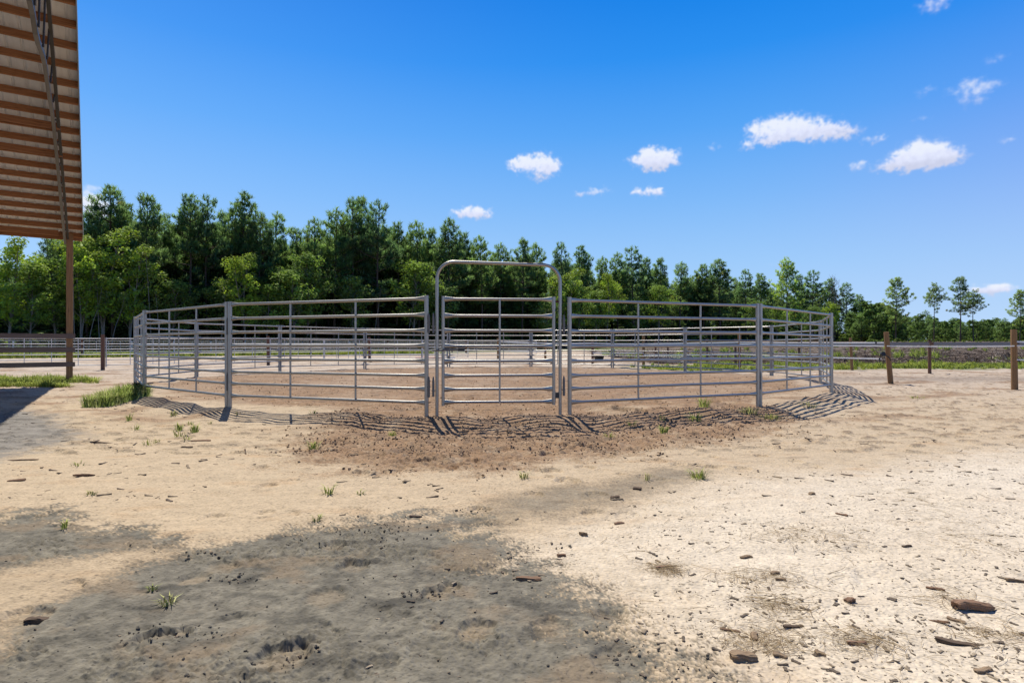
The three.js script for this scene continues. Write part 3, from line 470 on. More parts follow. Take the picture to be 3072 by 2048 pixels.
  const rf = thing('rail_fence', 'broad grey flexible rail running between small timber posts behind the tape', 'fence');
  const ry = [1031, 1031, 1031, 1031.5, 1030, 1032, 1030];
  for (let i = 0; i < 6; i++) { const a = at(far[i][0], ry[i], far[i][1] - 0.09), b = at(far[i + 1][0], ry[i + 1], far[i + 1][1] - 0.09), pts = []; for (let k = 0; k <= 6; k++) pts.push([lerp(a[0], b[0], k / 6), lerp(a[1], b[1], k / 6), lerp(a[2], b[2], k / 6)]); part('flexible_rail', ribbon(pts, 0.115, 0.006), greyPlastic, rf); }
  part('rail_bracket', new THREE.BoxGeometry(0.14, 0.1, 0.03).translate(...at(2796, 1030, 21.45)), darkPost, rf);
}
// small things lying behind the pen
{
  const [x, z] = gp(1290, 1074, 1.12), g = tube([[-1.1, 0.05, 0.1], [0, 0.06, 0], [1.1, 0.05, -0.1]], 0.05, 8, 10); const p = thing('ground_pole', 'red pole lying on the sand beyond the pen\'s rear panel', 'pole', x, groundAt(x, z), z);
  part('pole_shaft', g, std(0.5, 0.05, 0.03, 0.6), p); part('pole_end', pipe([1.1, 0.05, -0.1], [1.9, 0.05, -0.17], 0.05, 10), std(0.75, 0.74, 0.74, 0.6), p);
  const [bx, bz] = gp(1797, 1079, 1.12), b = thing('rubber_tub', 'low black rubber tub on the sand behind the right front panel', 'tub', bx, groundAt(bx, bz), bz);
  const pr = [[0.0, 0.02], [0.3, 0.02], [0.36, 0.25], [0.385, 0.26], [0.385, 0.28], [0.35, 0.28], [0.29, 0.05], [0, 0.05]].map(([a, c]) => new THREE.Vector2(a, c)); part('shell', new THREE.LatheGeometry(pr, 24), blackPlastic, b);
  for (const s of [-1, 1]) { const h = new THREE.TorusGeometry(0.05, 0.012, 6, 12, Math.PI); h.translate(s * 0.39, 0.22, 0); part('handle', h, blackPlastic, b); }
}
// ---------------------------------------------------------------- trees: tapered trunks with limbs, crowns of needle tufts or leaves
class Leaves {                                                 // collects small triangles with colours and soft normals
  constructor() { this.p = []; this.n = []; this.c = []; }
  tri(a, b, c, n, col) {
    const u = [b[0] - a[0], b[1] - a[1], b[2] - a[2]], v = [c[0] - a[0], c[1] - a[1], c[2] - a[2]];
    if ((u[1] * v[2] - u[2] * v[1]) * n[0] + (u[2] * v[0] - u[0] * v[2]) * n[1] + (u[0] * v[1] - u[1] * v[0]) * n[2] < 0) [b, c] = [c, b];
    this.p.push(...a, ...b, ...c); for (let i = 0; i < 3; i++) { this.n.push(...n); this.c.push(...col); } }
  build() { const g = new THREE.BufferGeometry(); g.setAttribute('position', new THREE.Float32BufferAttribute(this.p, 3)); g.setAttribute('normal', new THREE.Float32BufferAttribute(this.n, 3)); g.setAttribute('color', new THREE.Float32BufferAttribute(this.c, 3)); return g; }
}
const norm = (v) => { const l = Math.hypot(...v) || 1; return [v[0] / l, v[1] / l, v[2] / l]; };
const leafMat = (tr) => { const m = new THREE.MeshPhysicalMaterial({ vertexColors: true, roughness: 0.92, transmission: tr, thickness: 0, side: THREE.DoubleSide, specularIntensity: 0.25 }); return m; };
const needleMat = leafMat(0.5), broadMat = leafMat(0.52);
const barkTex = dataTex(128, (u, v) => { const k = 0.6 + 0.35 * tileNoise(u * 14, v * 5, 14, 5) + 0.2 * tileNoise(u * 30, v * 14, 30, 14); return [k, k, k]; });
const pineBark = std(0.115, 0.082, 0.06, 0.95, { map: barkTex }), paleBark = std(0.3, 0.27, 0.23, 0.95, { map: barkTex }), deadBark = std(0.24, 0.2, 0.17, 0.95, { map: barkTex });
function limb(list, pts, r0, r1, radial = 5) {                 // tapered tube through points
  const c = new THREE.CatmullRomCurve3(pts.map((p) => new THREE.Vector3(...p))), seg = Math.max(2, pts.length * 2 - 2), g = new THREE.TubeGeometry(c, seg, 1, radial, false), p = g.attributes.position, q = new THREE.Vector3();
  for (let i = 0; i <= seg; i++) { c.getPointAt(i / seg, q); const r = lerp(r0, r1, i / seg); for (let j = 0; j <= radial; j++) { const k = i * (radial + 1) + j; p.setXYZ(k, q.x + (p.getX(k) - q.x) * r, q.y + (p.getY(k) - q.y) * r, q.z + (p.getZ(k) - q.z) * r); } }
  const uv = g.attributes.uv; for (let i = 0; i < uv.count; i++) uv.setXY(i, uv.getY(i), uv.getX(i) * 6);
  list.push(g);
}
function tuft(L, r, at, dir, size, col, n = 11) {              // a bottle-brush of needles round a shoot
  const d = norm(dir);
  for (let i = 0; i < n; i++) {
    const a = r() * 6.283, e = 0.25 + r() * 0.95, q = norm([d[0] * e + Math.cos(a) * 0.75, d[1] * e + (r() - 0.5) * 0.9, d[2] * e + Math.sin(a) * 0.75]), s = size * (0.75 + 0.5 * r());
    const o = [at[0] + d[0] * (r() - 0.5) * size * 0.7, at[1] + d[1] * (r() - 0.5) * size * 0.7, at[2] + d[2] * (r() - 0.5) * size * 0.7];
    const w = 0.034 * (0.7 + 0.6 * r()) * size / 0.34, side = norm([-q[2] + (r() - 0.5), (r() - 0.5) * 0.8, q[0] + (r() - 0.5)]);
    const v = 0.7 + 0.6 * r(), nn = norm([q[0] * 0.8 + (r() - 0.5) * 0.5, q[1] * 0.5 + 0.35, q[2] * 0.8 + (r() - 0.5) * 0.5]);
    L.tri([o[0] - side[0] * w, o[1] - side[1] * w, o[2] - side[2] * w], [o[0] + side[0] * w, o[1] + side[1] * w, o[2] + side[2] * w], [o[0] + q[0] * s, o[1] + q[1] * s, o[2] + q[2] * s], nn, [col[0] * v, col[1] * v, col[2] * v]);
  }
}
function pineShape(seed, o = {}) {                             // H metres tall; crown from base to the top
  const r = rng(seed), H = 17, base = o.base ?? 0.36, R = (o.R ?? 2.3) * 1.12, wood = [], L = new Leaves(), lean = (r() - 0.5) * 0.5;
  const spine = (t) => [lean * t + 0.12 * Math.sin(t * 5 + seed), t * H, 0.12 * Math.cos(t * 4 + seed)];
  limb(wood, [0, 0.15, 0.35, 0.55, 0.75, 0.9, 1].map((t) => { const p = spine(t * 0.985); if (!t) p[1] = -0.3; return p; }), 0.19, 0.025, 8);
  const G = (o.col ?? [0.058, 0.085, 0.03]).map((c, i) => c * [3.9, 4.35, 3.4][i]);
  let y = base;
  while (y < 0.985) {
    const k = (y - base) / (1 - base), open = o.open ?? 0, prof = (0.7 + 0.3 * sm(0, 0.3, k)) * Math.min(0.95, 1.3 * Math.pow(1 - k, 0.75) + 0.04), n = 3 + Math.floor(r() * 3), a0 = r() * 6.28;
    for (let i = 0; i < n; i++) {
      if (r() < open + (k < 0.25 ? 0.3 : 0)) continue;
      const a = a0 + i / n * 6.283 + (r() - 0.5) * 0.9, len = Math.max(0.3, R * prof * (0.4 + 0.85 * r())), p0 = spine(y), up = lerp(-0.02, 0.95, k) + (r() - 0.4) * 0.3, c = Math.cos(a), s = Math.sin(a);
      const pt = (t) => [p0[0] + c * len * t, p0[1] + len * (up * t * 0.55 + 0.28 * t * t * (0.4 + k)), p0[2] + s * len * t];
      if (len > 0.7) limb(wood, [pt(0), pt(0.5), pt(1)], 0.035 + 0.012 * len, 0.008, 4);
      const ends = [[1, 0]]; if (len > 0.6) ends.push([0.72, 0.34], [0.66, -0.36]); if (len > 1.3) ends.push([0.5, 0.3], [0.42, -0.28], [0.88, 0.2], [0.86, -0.22]);
      const m = Math.max(2, Math.round((o.dense ?? 4.6) * (0.75 + 0.3 * len) * 0.8));
      for (const [t0, sd] of ends) {
        if (r() < 0.14) continue;
        const q0 = pt(t0 * (0.92 + 0.12 * r())), sw = sd * len * (0.7 + 0.6 * r()), light = 0.72 + 0.5 * r(), br = r() < 0.025 ? [1.5, 0.95, 0.8] : [1, 1, 1], q = [q0[0] - s * sw, q0[1] + 0.12 * len * r(), q0[2] + c * sw];
        if (Math.abs(sw) > 0.25) limb(wood, [pt(t0 * 0.62), q], 0.018, 0.006, 3);
        for (let j = 0; j < m; j++) { const at = [q[0] + (r() - 0.5) * 0.5, q[1] + (r() - 0.4) * 0.42, q[2] + (r() - 0.5) * 0.5]; tuft(L, r, at, [c * 0.5 + (r() - 0.5) * 0.6, 0.6 + 0.7 * k + (r() - 0.5) * 0.3, s * 0.5 + (r() - 0.5) * 0.6], 0.46, [G[0] * light * br[0], G[1] * light * br[1], G[2] * light * br[2]], 9); }
      }
    }
    y += (0.03 + 0.022 * r()) * (k > 0.8 ? 0.8 : 1.05);
  }
  for (let i = 0; i < 5; i++) { const p = spine(0.955 + 0.05 * i / 5); tuft(L, r, [p[0] + (r() - .5) * .2, p[1], p[2] + (r() - .5) * .2], [(r() - 0.5) * 0.3, 1, (r() - 0.5) * 0.3], 0.46, G, 9); }
  return { wood: mergeGeometries(wood), leaf: L.build(), H };
}
function leafClump(L, r, at, R, n, col, size) {
  for (let i = 0; i < n; i++) {
    const u = r() * 6.283, v = Math.acos(2 * r() - 1), q = R * Math.cbrt(0.25 + 0.75 * r()), d = [Math.sin(v) * Math.cos(u), Math.cos(v) * 0.75, Math.sin(v) * Math.sin(u)], p = [at[0] + d[0] * q, at[1] + d[1] * q, at[2] + d[2] * q];
    const n1 = norm([d[0] * 0.6 + (r() - 0.5), 0.75 + (r() - 0.5) * 0.8, d[2] * 0.6 + (r() - 0.5)]), t1 = norm([n1[1] + (r() - 0.5), -n1[0] + (r() - 0.5), r() - 0.5]), b = norm([n1[1] * t1[2] - n1[2] * t1[1], n1[2] * t1[0] - n1[0] * t1[2], n1[0] * t1[1] - n1[1] * t1[0]]);
    const s = size * (0.6 + 0.8 * r()), w = s * 0.42, k = 0.7 + 0.6 * r(), c = [col[0] * k, col[1] * k * (0.92 + 0.16 * r()), col[2] * k];
    const A = [p[0] - t1[0] * s * 0.5, p[1] - t1[1] * s * 0.5, p[2] - t1[2] * s * 0.5], B = [p[0] + t1[0] * s * 0.5, p[1] + t1[1] * s * 0.5 - s * 0.12, p[2] + t1[2] * s * 0.5], C = [p[0] + b[0] * w, p[1] + b[1] * w, p[2] + b[2] * w], D = [p[0] - b[0] * w, p[1] - b[1] * w, p[2] - b[2] * w];
    L.tri(A, C, B, n1, c); L.tri(A, B, D, n1, c);
  }
}
function broadShape(seed, o = {}) {
  const r = rng(seed), H = 8, wood = [], L = new Leaves(), stems = o.stems ?? 1, G = (o.col ?? [0.15, 0.21, 0.035]).map((c, i) => c * [1.65, 1.75, 1.3][i]), base = o.base ?? 0.3, R = o.R ?? 1.9;
  for (let s = 0; s < stems; s++) {
    const lx = (r() - 0.5) * (stems > 1 ? 2.2 : 0.8), lz = (r() - 0.5) * (stems > 1 ? 2.2 : 0.8), top = H * (0.8 + 0.2 * r()), sp = (t) => [lx * t * t + 0.12 * Math.sin(t * 7 + s), t * top, lz * t * t];
    limb(wood, [-0.03, 0.2, 0.45, 0.7, 0.97].map(sp), 0.085, 0.012, 6);
    const nb = Math.round((o.n ?? 30) / stems);
    for (let i = 0; i < nb; i++) {
      const y = base + (1 - base) * (i + 0.4 + r() * 0.6) / nb, k = (y - base) / (1 - base), a = i * 2.4 + r(), len = R * Math.pow(Math.sin(Math.min(0.97, 0.16 + k * 0.82) * Math.PI), 0.8) * (0.45 + 0.7 * r()), p0 = sp(Math.min(0.97, y)), q = [p0[0] + Math.cos(a) * len, p0[1] + len * (0.25 + 0.4 * r()), p0[2] + Math.sin(a) * len];
      limb(wood, [sp(Math.max(0.05, Math.min(0.97, y) - 0.06)), [(p0[0] + q[0]) / 2, (p0[1] + q[1]) / 2 + 0.1, (p0[2] + q[2]) / 2], q], 0.022, 0.006, 4);
      const sh = 0.75 + 0.5 * r();
      for (let c = 0; c < 2; c++) leafClump(L, r, [lerp(p0[0], q[0], c ? 1 : 0.62), lerp(p0[1], q[1], c ? 1 : 0.62) + 0.1, lerp(p0[2], q[2], c ? 1 : 0.62)], 0.3 + 0.42 * r(), o.leaves ?? 64, [G[0] * sh, G[1] * sh, G[2] * sh], o.size ?? 0.17);
    }
    leafClump(L, r, sp(0.98), 0.4, 40, G, o.size ?? 0.17);
  }
  return { wood: mergeGeometries(wood), leaf: L.build(), H };
}
function plant(kind, shape, x, d, h, label, category, group, o = {}) {
  const t = thing(kind, label, category, x, groundAt(x, -d) - 0.05, -d, o.turn ?? 0, group);
  part('trunk', shape.wood, o.bark ?? pineBark, t); part('crown', shape.leaf, o.mat ?? needleMat, t);
  const s = h / shape.H; t.scale.set(s * (o.wide ?? 1), s, s * (o.wide ?? 1)); return t;
}
const pines = [pineShape(3), pineShape(8, { R: 2.0, base: 0.42, open: 0.12 }), pineShape(21, { R: 2.5, base: 0.3, dense: 5 }), pineShape(34, { R: 2.1, base: 0.4, col: [0.066, 0.095, 0.028] }), pineShape(55, { R: 2.4, base: 0.34, open: 0.06, col: [0.05, 0.078, 0.032] })];
const brightPine = pineShape(61, { R: 3.2, base: 0.24, dense: 4.2, col: [0.115, 0.145, 0.03] });
const openPines = [pineShape(71, { R: 3.2, base: 0.5, open: 0.1, dense: 4.6, col: [0.07, 0.092, 0.04] }), pineShape(83, { R: 3.3, base: 0.42, open: 0.12, dense: 4.6, col: [0.066, 0.088, 0.042] }), pineShape(97, { R: 3.8, base: 0.3, open: 0.08, dense: 4.4, col: [0.088, 0.112, 0.034] })];
const broads = [broadShape(5), broadShape(15, { stems: 3, R: 1.5, n: 36 }), broadShape(27, { col: [0.1, 0.15, 0.03], R: 1.8, n: 34 }), broadShape(39, { stems: 2, R: 1.6, n: 34, col: [0.19, 0.245, 0.03] })];
const edge = (px, off) => { const u = (px - CX) / F, d = (91.8 + off) / (1 - 0.726 * u); return [u * d, d]; };
{
  const r = rng(404);
  // the pines that make the skyline: [column, row of the top, how far behind the wood's edge, shape, width]
  const sky = [[262, 640, 7, 0, .9], [333, 561, 6, 2, 1.05], [378, 610, 9, 1, .95], [433, 588, 5, 0, .95], [492, 640, 11, 4, .9], [564, 585, 6, 1, 1.0], [620, 586, 7, 4, 1.0], [664, 640, 13, 0, .9], [731, 581, 8, 1, 1.0], [778, 640, 5, 2, .9], [827, 637, 8, 3, 1.0], [884, 690, 10, 0, .85], [945, 653, 6, 3, .95], [1005, 621, 5, 3, 1.0], [1058, 591, 6, 4, .95], [1086, 598, 10, 0, .9], [1135, 601, 4, 4, 1.0], [1190, 668, 9, 1, .9], [1254, 662, 6, 3, 1.0], [1297, 690, 12, 0, .9], [1345, 662, 5, 2, 1.0], [1390, 700, 11, 1, .9], [1444, 706, 6, 3, 1.0], [1502, 727, 9, 3, .95], [1568, 720, 5, 0, .95], [1612, 727, 10, 3, .9], [1684, 726, 5, 4, 1.0], [1746, 738, 7, 1, 1.0], [1804, 768, 10, 3, .95], [1852, 757, 6, 3, 1.0], [1896, 738, 5, 4, 1.15], [1941, 776, 12, 0, .9], [1984, 777, 6, 0, .95], [2042, 784, 5, 3, 1.1], [2110, 794, 9, 2, 1.0], [2160, 779, 5, 2, 1.25], [2237, 807, 6, 4, 1.1], [2284, 822, 9, 2, 1.05], [2441, 810, 5, 4, 1.25], [2400, 826, 10, 0, 1.0], [2488, 838, 8, 2, 1.1], [2541, 847, 4, 4, 1.2], [2580, 884, 4, 2, 1.15]];
  const sectors = [[470, 'beside the barn roof'], [700, 'above the angled left panel'], [960, 'far left of the gate'], [1290, 'just left of the gate'], [1700, 'above the gate arch'], [2000, 'just right of the gate'], [2290, 'far right of the gate'], [9999, 'above the angled right panel']];
  const seen = {};
  const protos = {};
  sky.forEach(([px, py, off, k, wide]) => {
    const [x, d] = edge(px, off), gy = groundAt(x, -d), h = (HZ - py) / F * d + EYE - gy, s = sectors.find((q) => px < q[0])[1], n = seen[s] = (seen[s] ?? -1) + 1;
    plant('pine_tree', pines[k], x, d, h, `dark green pine topping the wood ${s}, ${ord[n]} from left there`, 'tree', 'pines along the edge of the wood', { turn: r() * 6.28, wide });
  });
  { const [x, d] = edge(2360, 1), h = (HZ - 778) / F * d + EYE - groundAt(x, -d); plant('pine_tree', brightPine, x, d, h, 'broad yellow-green pine standing out before the dark wood, above right corner posts', 'tree', undefined, { wide: 0.95, turn: 1 }); }
  // the lone pines at the right
  [[2690, 836, 118, 2, .95, 'tall lone pine with bright crown, nearest the wood, above the leaning post'], [2804, 851, 124, 0, .85, 'lone pine with a small flat crown and bare trunk, midway over the grey rail'], [2882, 833, 122, 1, .95, 'tallest lone pine at right, its bare trunk rising beside a twin'], [2921, 872, 119, 0, 1.05, 'darker shorter pine touching the tallest lone pine on its right'], [3062, 872, 116, 2, .95, 'lone pine cut by the right edge of the picture']].forEach(([px, py, d, k, wide, label], i) => { const x = (px - CX) / F * d; plant('pine_tree', openPines[k], x, d, (HZ - py) / F * d + EYE - groundAt(x, -d), label, 'tree', undefined, { turn: i * 1.9 + 0.4, wide }); });
  // bare dead tree at the wood's right end
  {
    const [x, d] = edge(2505, -2), wood = [], q = rng(9), h = (HZ - 828) / F * d + EYE - groundAt(x, -d);
    limb(wood, [[0, -0.3, 0], [0.1, 4, 0], [-0.05, 9, 0.1], [0.1, h, 0]], 0.16, 0.02, 7);
    const tw = []; for (let i = 0; i < 26; i++) { const y = h * (0.42 + 0.55 * i / 26), a = i * 2.4 + q(), l = (1 - i / 34) * (2.2 + q() * 1.4), e = [Math.cos(a) * l, y + l * 0.55, Math.sin(a) * l]; limb(tw, [[0, y, 0], [e[0] * 0.5, y + l * 0.2, e[2] * 0.5], e], 0.05, 0.012, 4); for (let j = 0; j < 4; j++) { const t = 0.4 + 0.5 * q(), b = [e[0] * t, lerp(y, e[1], t), e[2] * t]; limb(tw, [b, [b[0] + (q() - .5) * 0.9, b[1] + 0.3 + q() * 0.5, b[2] + (q() - .5) * 0.9], [b[0] + (q() - .5) * 1.6, b[1] + 0.6 + q() * 0.7, b[2] + (q() - .5) * 1.6]], 0.022, 0.006, 3); } }
    const t = thing('dead_tree', 'leafless grey dead tree at the right end of the wood', 'tree', x, groundAt(x, -d), -d); part('trunk', mergeGeometries(wood), deadBark, t); part('bare_branch', mergeGeometries(tw), deadBark, t);
  }
  // broadleaf trees in front of the pines: [column, row of the top, offset, shape, width]
  const bl = [[30, 718, 0, 3, .95], [95, 760, -1, 0, 1.0], [160, 722, 1, 2, .95], [245, 730, -1, 3, .9], [306, 684, 0, 3, 1.1], [390, 742, 0, 3, .95], [520, 800, 1, 2, 1.2], [668, 800, 2, 2, 1.1], [732, 757, -1, 3, .85], [802, 830, -1, 0, 1.05], [838, 756, 2, 2, .9], [880, 780, -1, 0, 1.1], [926, 706, 1, 2, 1.05], [1060, 785, 0, 2, 1.0], [1244, 752, 0, 0, 1.2], [1310, 800, 1, 2, 1.1], [1640, 860, -1, 2, 1.1], [1700, 808, -1, 3, 1.05], [1738, 836, -1, 0, 1.0], [1790, 850, -1, 0, 1.0], [1822, 826, -1, 3, .95], [1905, 870, 0, 2, 1.2], [1975, 835, 0, 0, 1.1], [2270, 880, -1, 2, 1.2], [2330, 905, -3, 0, 1.1], [2440, 900, -2, 2, 1.2], [2500, 905, -3, 3, 1.0], [2560, 940, -2, 2, 1.2]];
  const seenB = {}, secB = [[120, 'left of the barn post'], [240, 'around the barn post'], [470, 'between barn post and pen corner'], [700, 'behind the angled left panel'], [960, 'far left of the gate'], [1290, 'just left of the gate'], [1700, 'behind the gate'], [2000, 'just right of the gate'], [2290, 'far right of the gate'], [9999, 'behind the angled right panel']];
  bl.forEach(([px, py, off, k, wide]) => {
    const [x, d] = edge(px, off), gy = groundAt(x, -d), h = (HZ - py) / F * d + EYE - gy, s = secB.find((q) => px < q[0])[1], n = seenB[s] = (seenB[s] ?? -1) + 1;
    plant('broadleaf_tree', broads[k], x, d, h, `${['light green', 'light green', 'olive', 'yellow-green'][k]} broadleaf tree ${s}, ${ord[n]} from left there`, 'tree', 'broadleaf trees along the edge of the wood', { turn: r() * 6.28, wide: wide * 8 / h * clamp(h / 8, 0.75, 1.5), bark: paleBark, mat: broadMat });
  });
  // masses that nobody could count: the wood behind, the thicket at its foot, the bushes on the far horizon
  const merged = (s, bark) => { const w = s.wood.clone(), n = w.attributes.position.count; w.deleteAttribute('uv'); const c = new Float32Array(n * 3); for (let i = 0; i < n; i++) c.set(bark, i * 3); w.setAttribute('color', new THREE.BufferAttribute(c, 3)); return mergeGeometries([w.toNonIndexed(), s.leaf]); };
  function stuff(name, label, geo, mat, list) {
    const m = new THREE.InstancedMesh(geo, mat, list.length); list.forEach((a, i) => m.setMatrixAt(i, M4(...a))); m.name = name; m.userData.kind = 'stuff'; m.userData.label = label; m.castShadow = m.receiveShadow = true; scene.add(m); return m;
  }
  const deep = [[], []];
  for (let i = 0; i < 560; i++) {
    const u = -1.0 + 1.62 * r(), off = 10 + 46 * r() * r() + (u > 0.5 ? 0 : 0), d = (91.8 + off) / (1 - 0.726 * u), x = u * d; if (u > 0.565 && off > 12) continue;
    const px = CX + u * F; let cap = 1e9, wsum = 0, ysum = 0; for (const [a, b] of sky) { const w = Math.exp(-(((a - px) / 60) ** 2)); wsum += w; ysum += w * b; } const ytop = (wsum > 0.02 ? ysum / wsum : 720) + 50 + 62 * r(), h = clamp((HZ - ytop) / F * d + 1, 4, 19), s = h / 17;
    deep[i & 1].push([x, groundAt(x, -d), -d, 0, r() * 6.28, 0, s, s, s]);
  }
  const pm = [merged(pineShape(201, { R: 2.1, base: 0.2, dense: 3.2 }), [0.06, 0.045, 0.035]), merged(pineShape(202, { R: 2.3, base: 0.26, dense: 3.2, col: [0.066, 0.09, 0.03] }), [0.06, 0.045, 0.035])];
  stuff('pine_wood', 'deep mass of pines behind the front trees of the wood', pm[0], needleMat, deep[0]); stuff('pine_wood_001', 'mass of lighter pines deep in the wood', pm[1], needleMat, deep[1]);
  const th = [[], []];
  for (let i = 0; i < 520; i++) { const u = -1.0 + 1.59 * r(), off = -0.5 + 14 * r() + 2 * noise(u * 30, 2), d = (91.8 + off) / (1 - 0.726 * u), x = u * d, h = 0.7 + 2.4 * r() * r() + 2.2 * sm(2, 12, off) * r(), s = h / 8; th[r() < 0.16 ? 1 : 0].push([x, groundAt(x, -d) - 0.2, -d, 0, r() * 6.28, 0, s * 1.6, s, s * 1.6]); }
  const bm = [merged(broadShape(301, { stems: 4, base: 0.08, R: 2.0, n: 30, leaves: 30, size: 0.42, col: [0.05, 0.078, 0.02] }), [0.1, 0.085, 0.07]), merged(broadShape(302, { stems: 4, base: 0.08, R: 2.0, n: 30, leaves: 30, size: 0.4, col: [0.14, 0.19, 0.03] }), [0.1, 0.085, 0.07])];
  for (let i = 0; i < 900; i++) { const u = -1.0 + 1.57 * r(), off = 8 + 50 * r(), d = (91.8 + off) / (1 - 0.726 * u), x = u * d, s = (2 + 3 * r()) / 8; if (u > 0.55 && off > 20) continue; th[0].push([x, groundAt(x, -d) - 0.2, -d, 0, r() * 6.28, 0, s * 1.7, s, s * 1.7]); }
  stuff('thicket', 'dark leafy undergrowth along the foot of the wood', bm[0], broadMat, th[0]); stuff('thicket_001', 'brighter bushes scattered along the foot of the wood', bm[1], broadMat, th[1]);
  const fb = [[], []];
  for (let i = 0; i < 260; i++) { const px = 2560 + 900 * r(), d = 128 + 60 * r(), x = (px - CX) / F * d, top = 985 - 60 * Math.max(0, noise(px * 0.016, 4)) - 34 * r() - 62 * sm(2810, 2640, px) * r(), h = clamp((HZ - top) / F * d + EYE - groundAt(x, -d), 1.5, 11), s = h / 8; fb[r() < 0.4 ? 1 : 0].push([x, groundAt(x, -d) - 0.3, -d, 0, r() * 6.28, 0, s * 1.1, s, s * 1.1]); }
  stuff('far_bushes', 'low green bushes and young trees along the horizon behind the lone pines', merged(broadShape(311, { stems: 2, base: 0.04, R: 2.3, n: 34, leaves: 34, size: 0.36, col: [0.09, 0.14, 0.036] }), [0.1, 0.085, 0.07]), broadMat, fb[0]);
  const s17 = 8 / 17; stuff('far_bushes_001', 'young dark pines among the bushes on the right horizon', pm[0], needleMat, fb[1].map((a) => [...a.slice(0, 6), a[6] * s17 * 1.5, a[7] * s17, a[8] * s17 * 1.5]));
  const low = []; for (let i = 0; i < 230; i++) { const d = 100 + 28 * r(), px = 2600 + 700 * r(), x = (px - CX) / F * d, s = (0.25 + 0.6 * r() * r()) / 8; low.push([x, groundAt(x, -d) - 0.05, -d, 0, r() * 6.28, 0, s * 2.4, s, s * 2.4]); }
  stuff('scrub', 'yellow-green scrub before the far bushes', bm[1], broadMat, low);
  // thin pale saplings leaning at the wood's foot
  const sap = [[225, 800], [262, 860], [300, 820], [330, 880], [455, 760], [480, 870], [870, 880], [1120, 860], [1220, 880], [690, 860], [2460, 900], [2475, 880]];
  sap.forEach(([px, py], i) => { const [x, d] = edge(px, -2.2), h = (HZ - py) / F * d + 1, q = rng(600 + i), w = [], lx = (q() - 0.35) * 2.4; limb(w, [[0, -0.2, 0], [lx * 0.3, h * 0.4, 0.1], [lx * 0.75, h * 0.75, 0], [lx, h, 0.1]], 0.055, 0.012, 5); const L = new Leaves(); for (let k = 0; k < 5; k++) leafClump(L, q, [lx * (0.7 + 0.07 * k) + (q() - .5), h * (0.72 + 0.07 * k), (q() - .5)], 0.4, 26, [0.16, 0.21, 0.035], 0.22);
    const t = thing('sapling', ['thin pale', 'slender grey'][i & 1] + ` leaning sapling before the dark wood, ${ord[i]} of the saplings from left`, 'sapling', x, groundAt(x, -d), -d, 0, 'pale saplings at the foot of the wood'); part('trunk', mergeGeometries(w), paleBark, t); part('crown', L.build(), broadMat, t); });
}
// ---------------------------------------------------------------- grass, weeds, wood chips, straw and clods
function bladeGeo(seed, n, h, spread, wdt, col, bend = 0.5) {
  const r = rng(seed), L = new Leaves();
  for (let i = 0; i < n; i++) {
    const a = r() * 6.283, q = Math.sqrt(r()) * spread * 0.35, x = Math.cos(a) * q, z = Math.sin(a) * q, hh = h * (0.45 + 0.65 * r()), o = a + (r() - 0.5), out = (spread * 0.65 * r() + 0.02) * (0.4 + bend), w = wdt * (0.7 + 0.6 * r()), sx = -Math.sin(o) * w, sz = Math.cos(o) * w, k = 0.75 + 0.5 * r(), c = [col[0] * k, col[1] * k, col[2] * k], nn = norm([Math.cos(o) * 0.5, 0.8, Math.sin(o) * 0.5]);
    const m = [x + Math.cos(o) * out * 0.35, hh * 0.62, z + Math.sin(o) * out * 0.35], t = [x + Math.cos(o) * out, hh * (1 - 0.25 * bend * r()), z + Math.sin(o) * out];
    L.tri([x - sx, -0.02, z - sz], [x + sx, -0.02, z + sz], [m[0] + sx * .8, m[1], m[2] + sz * .8], nn, c); L.tri([x - sx, -0.02, z - sz], [m[0] + sx * .8, m[1], m[2] + sz * .8], [m[0] - sx * .8, m[1], m[2] - sz * .8], nn, c); L.tri([m[0] - sx * .8, m[1], m[2] - sz * .8], [m[0] + sx * .8, m[1], m[2] + sz * .8], t, nn, c);
  }
  return L.build();
}
const grassMat = leafMat(0.35);
function instances(name, label, geo, mat, list, tint) {
  const m = new THREE.InstancedMesh(geo, mat, list.length); list.forEach((a, i) => { m.setMatrixAt(i, M4(...a)); if (tint) m.setColorAt(i, tint(i)); }); m.name = numbered(name); m.userData.kind = 'stuff'; m.userData.label = label; m.castShadow = m.receiveShadow = true; scene.add(m); return m;
}
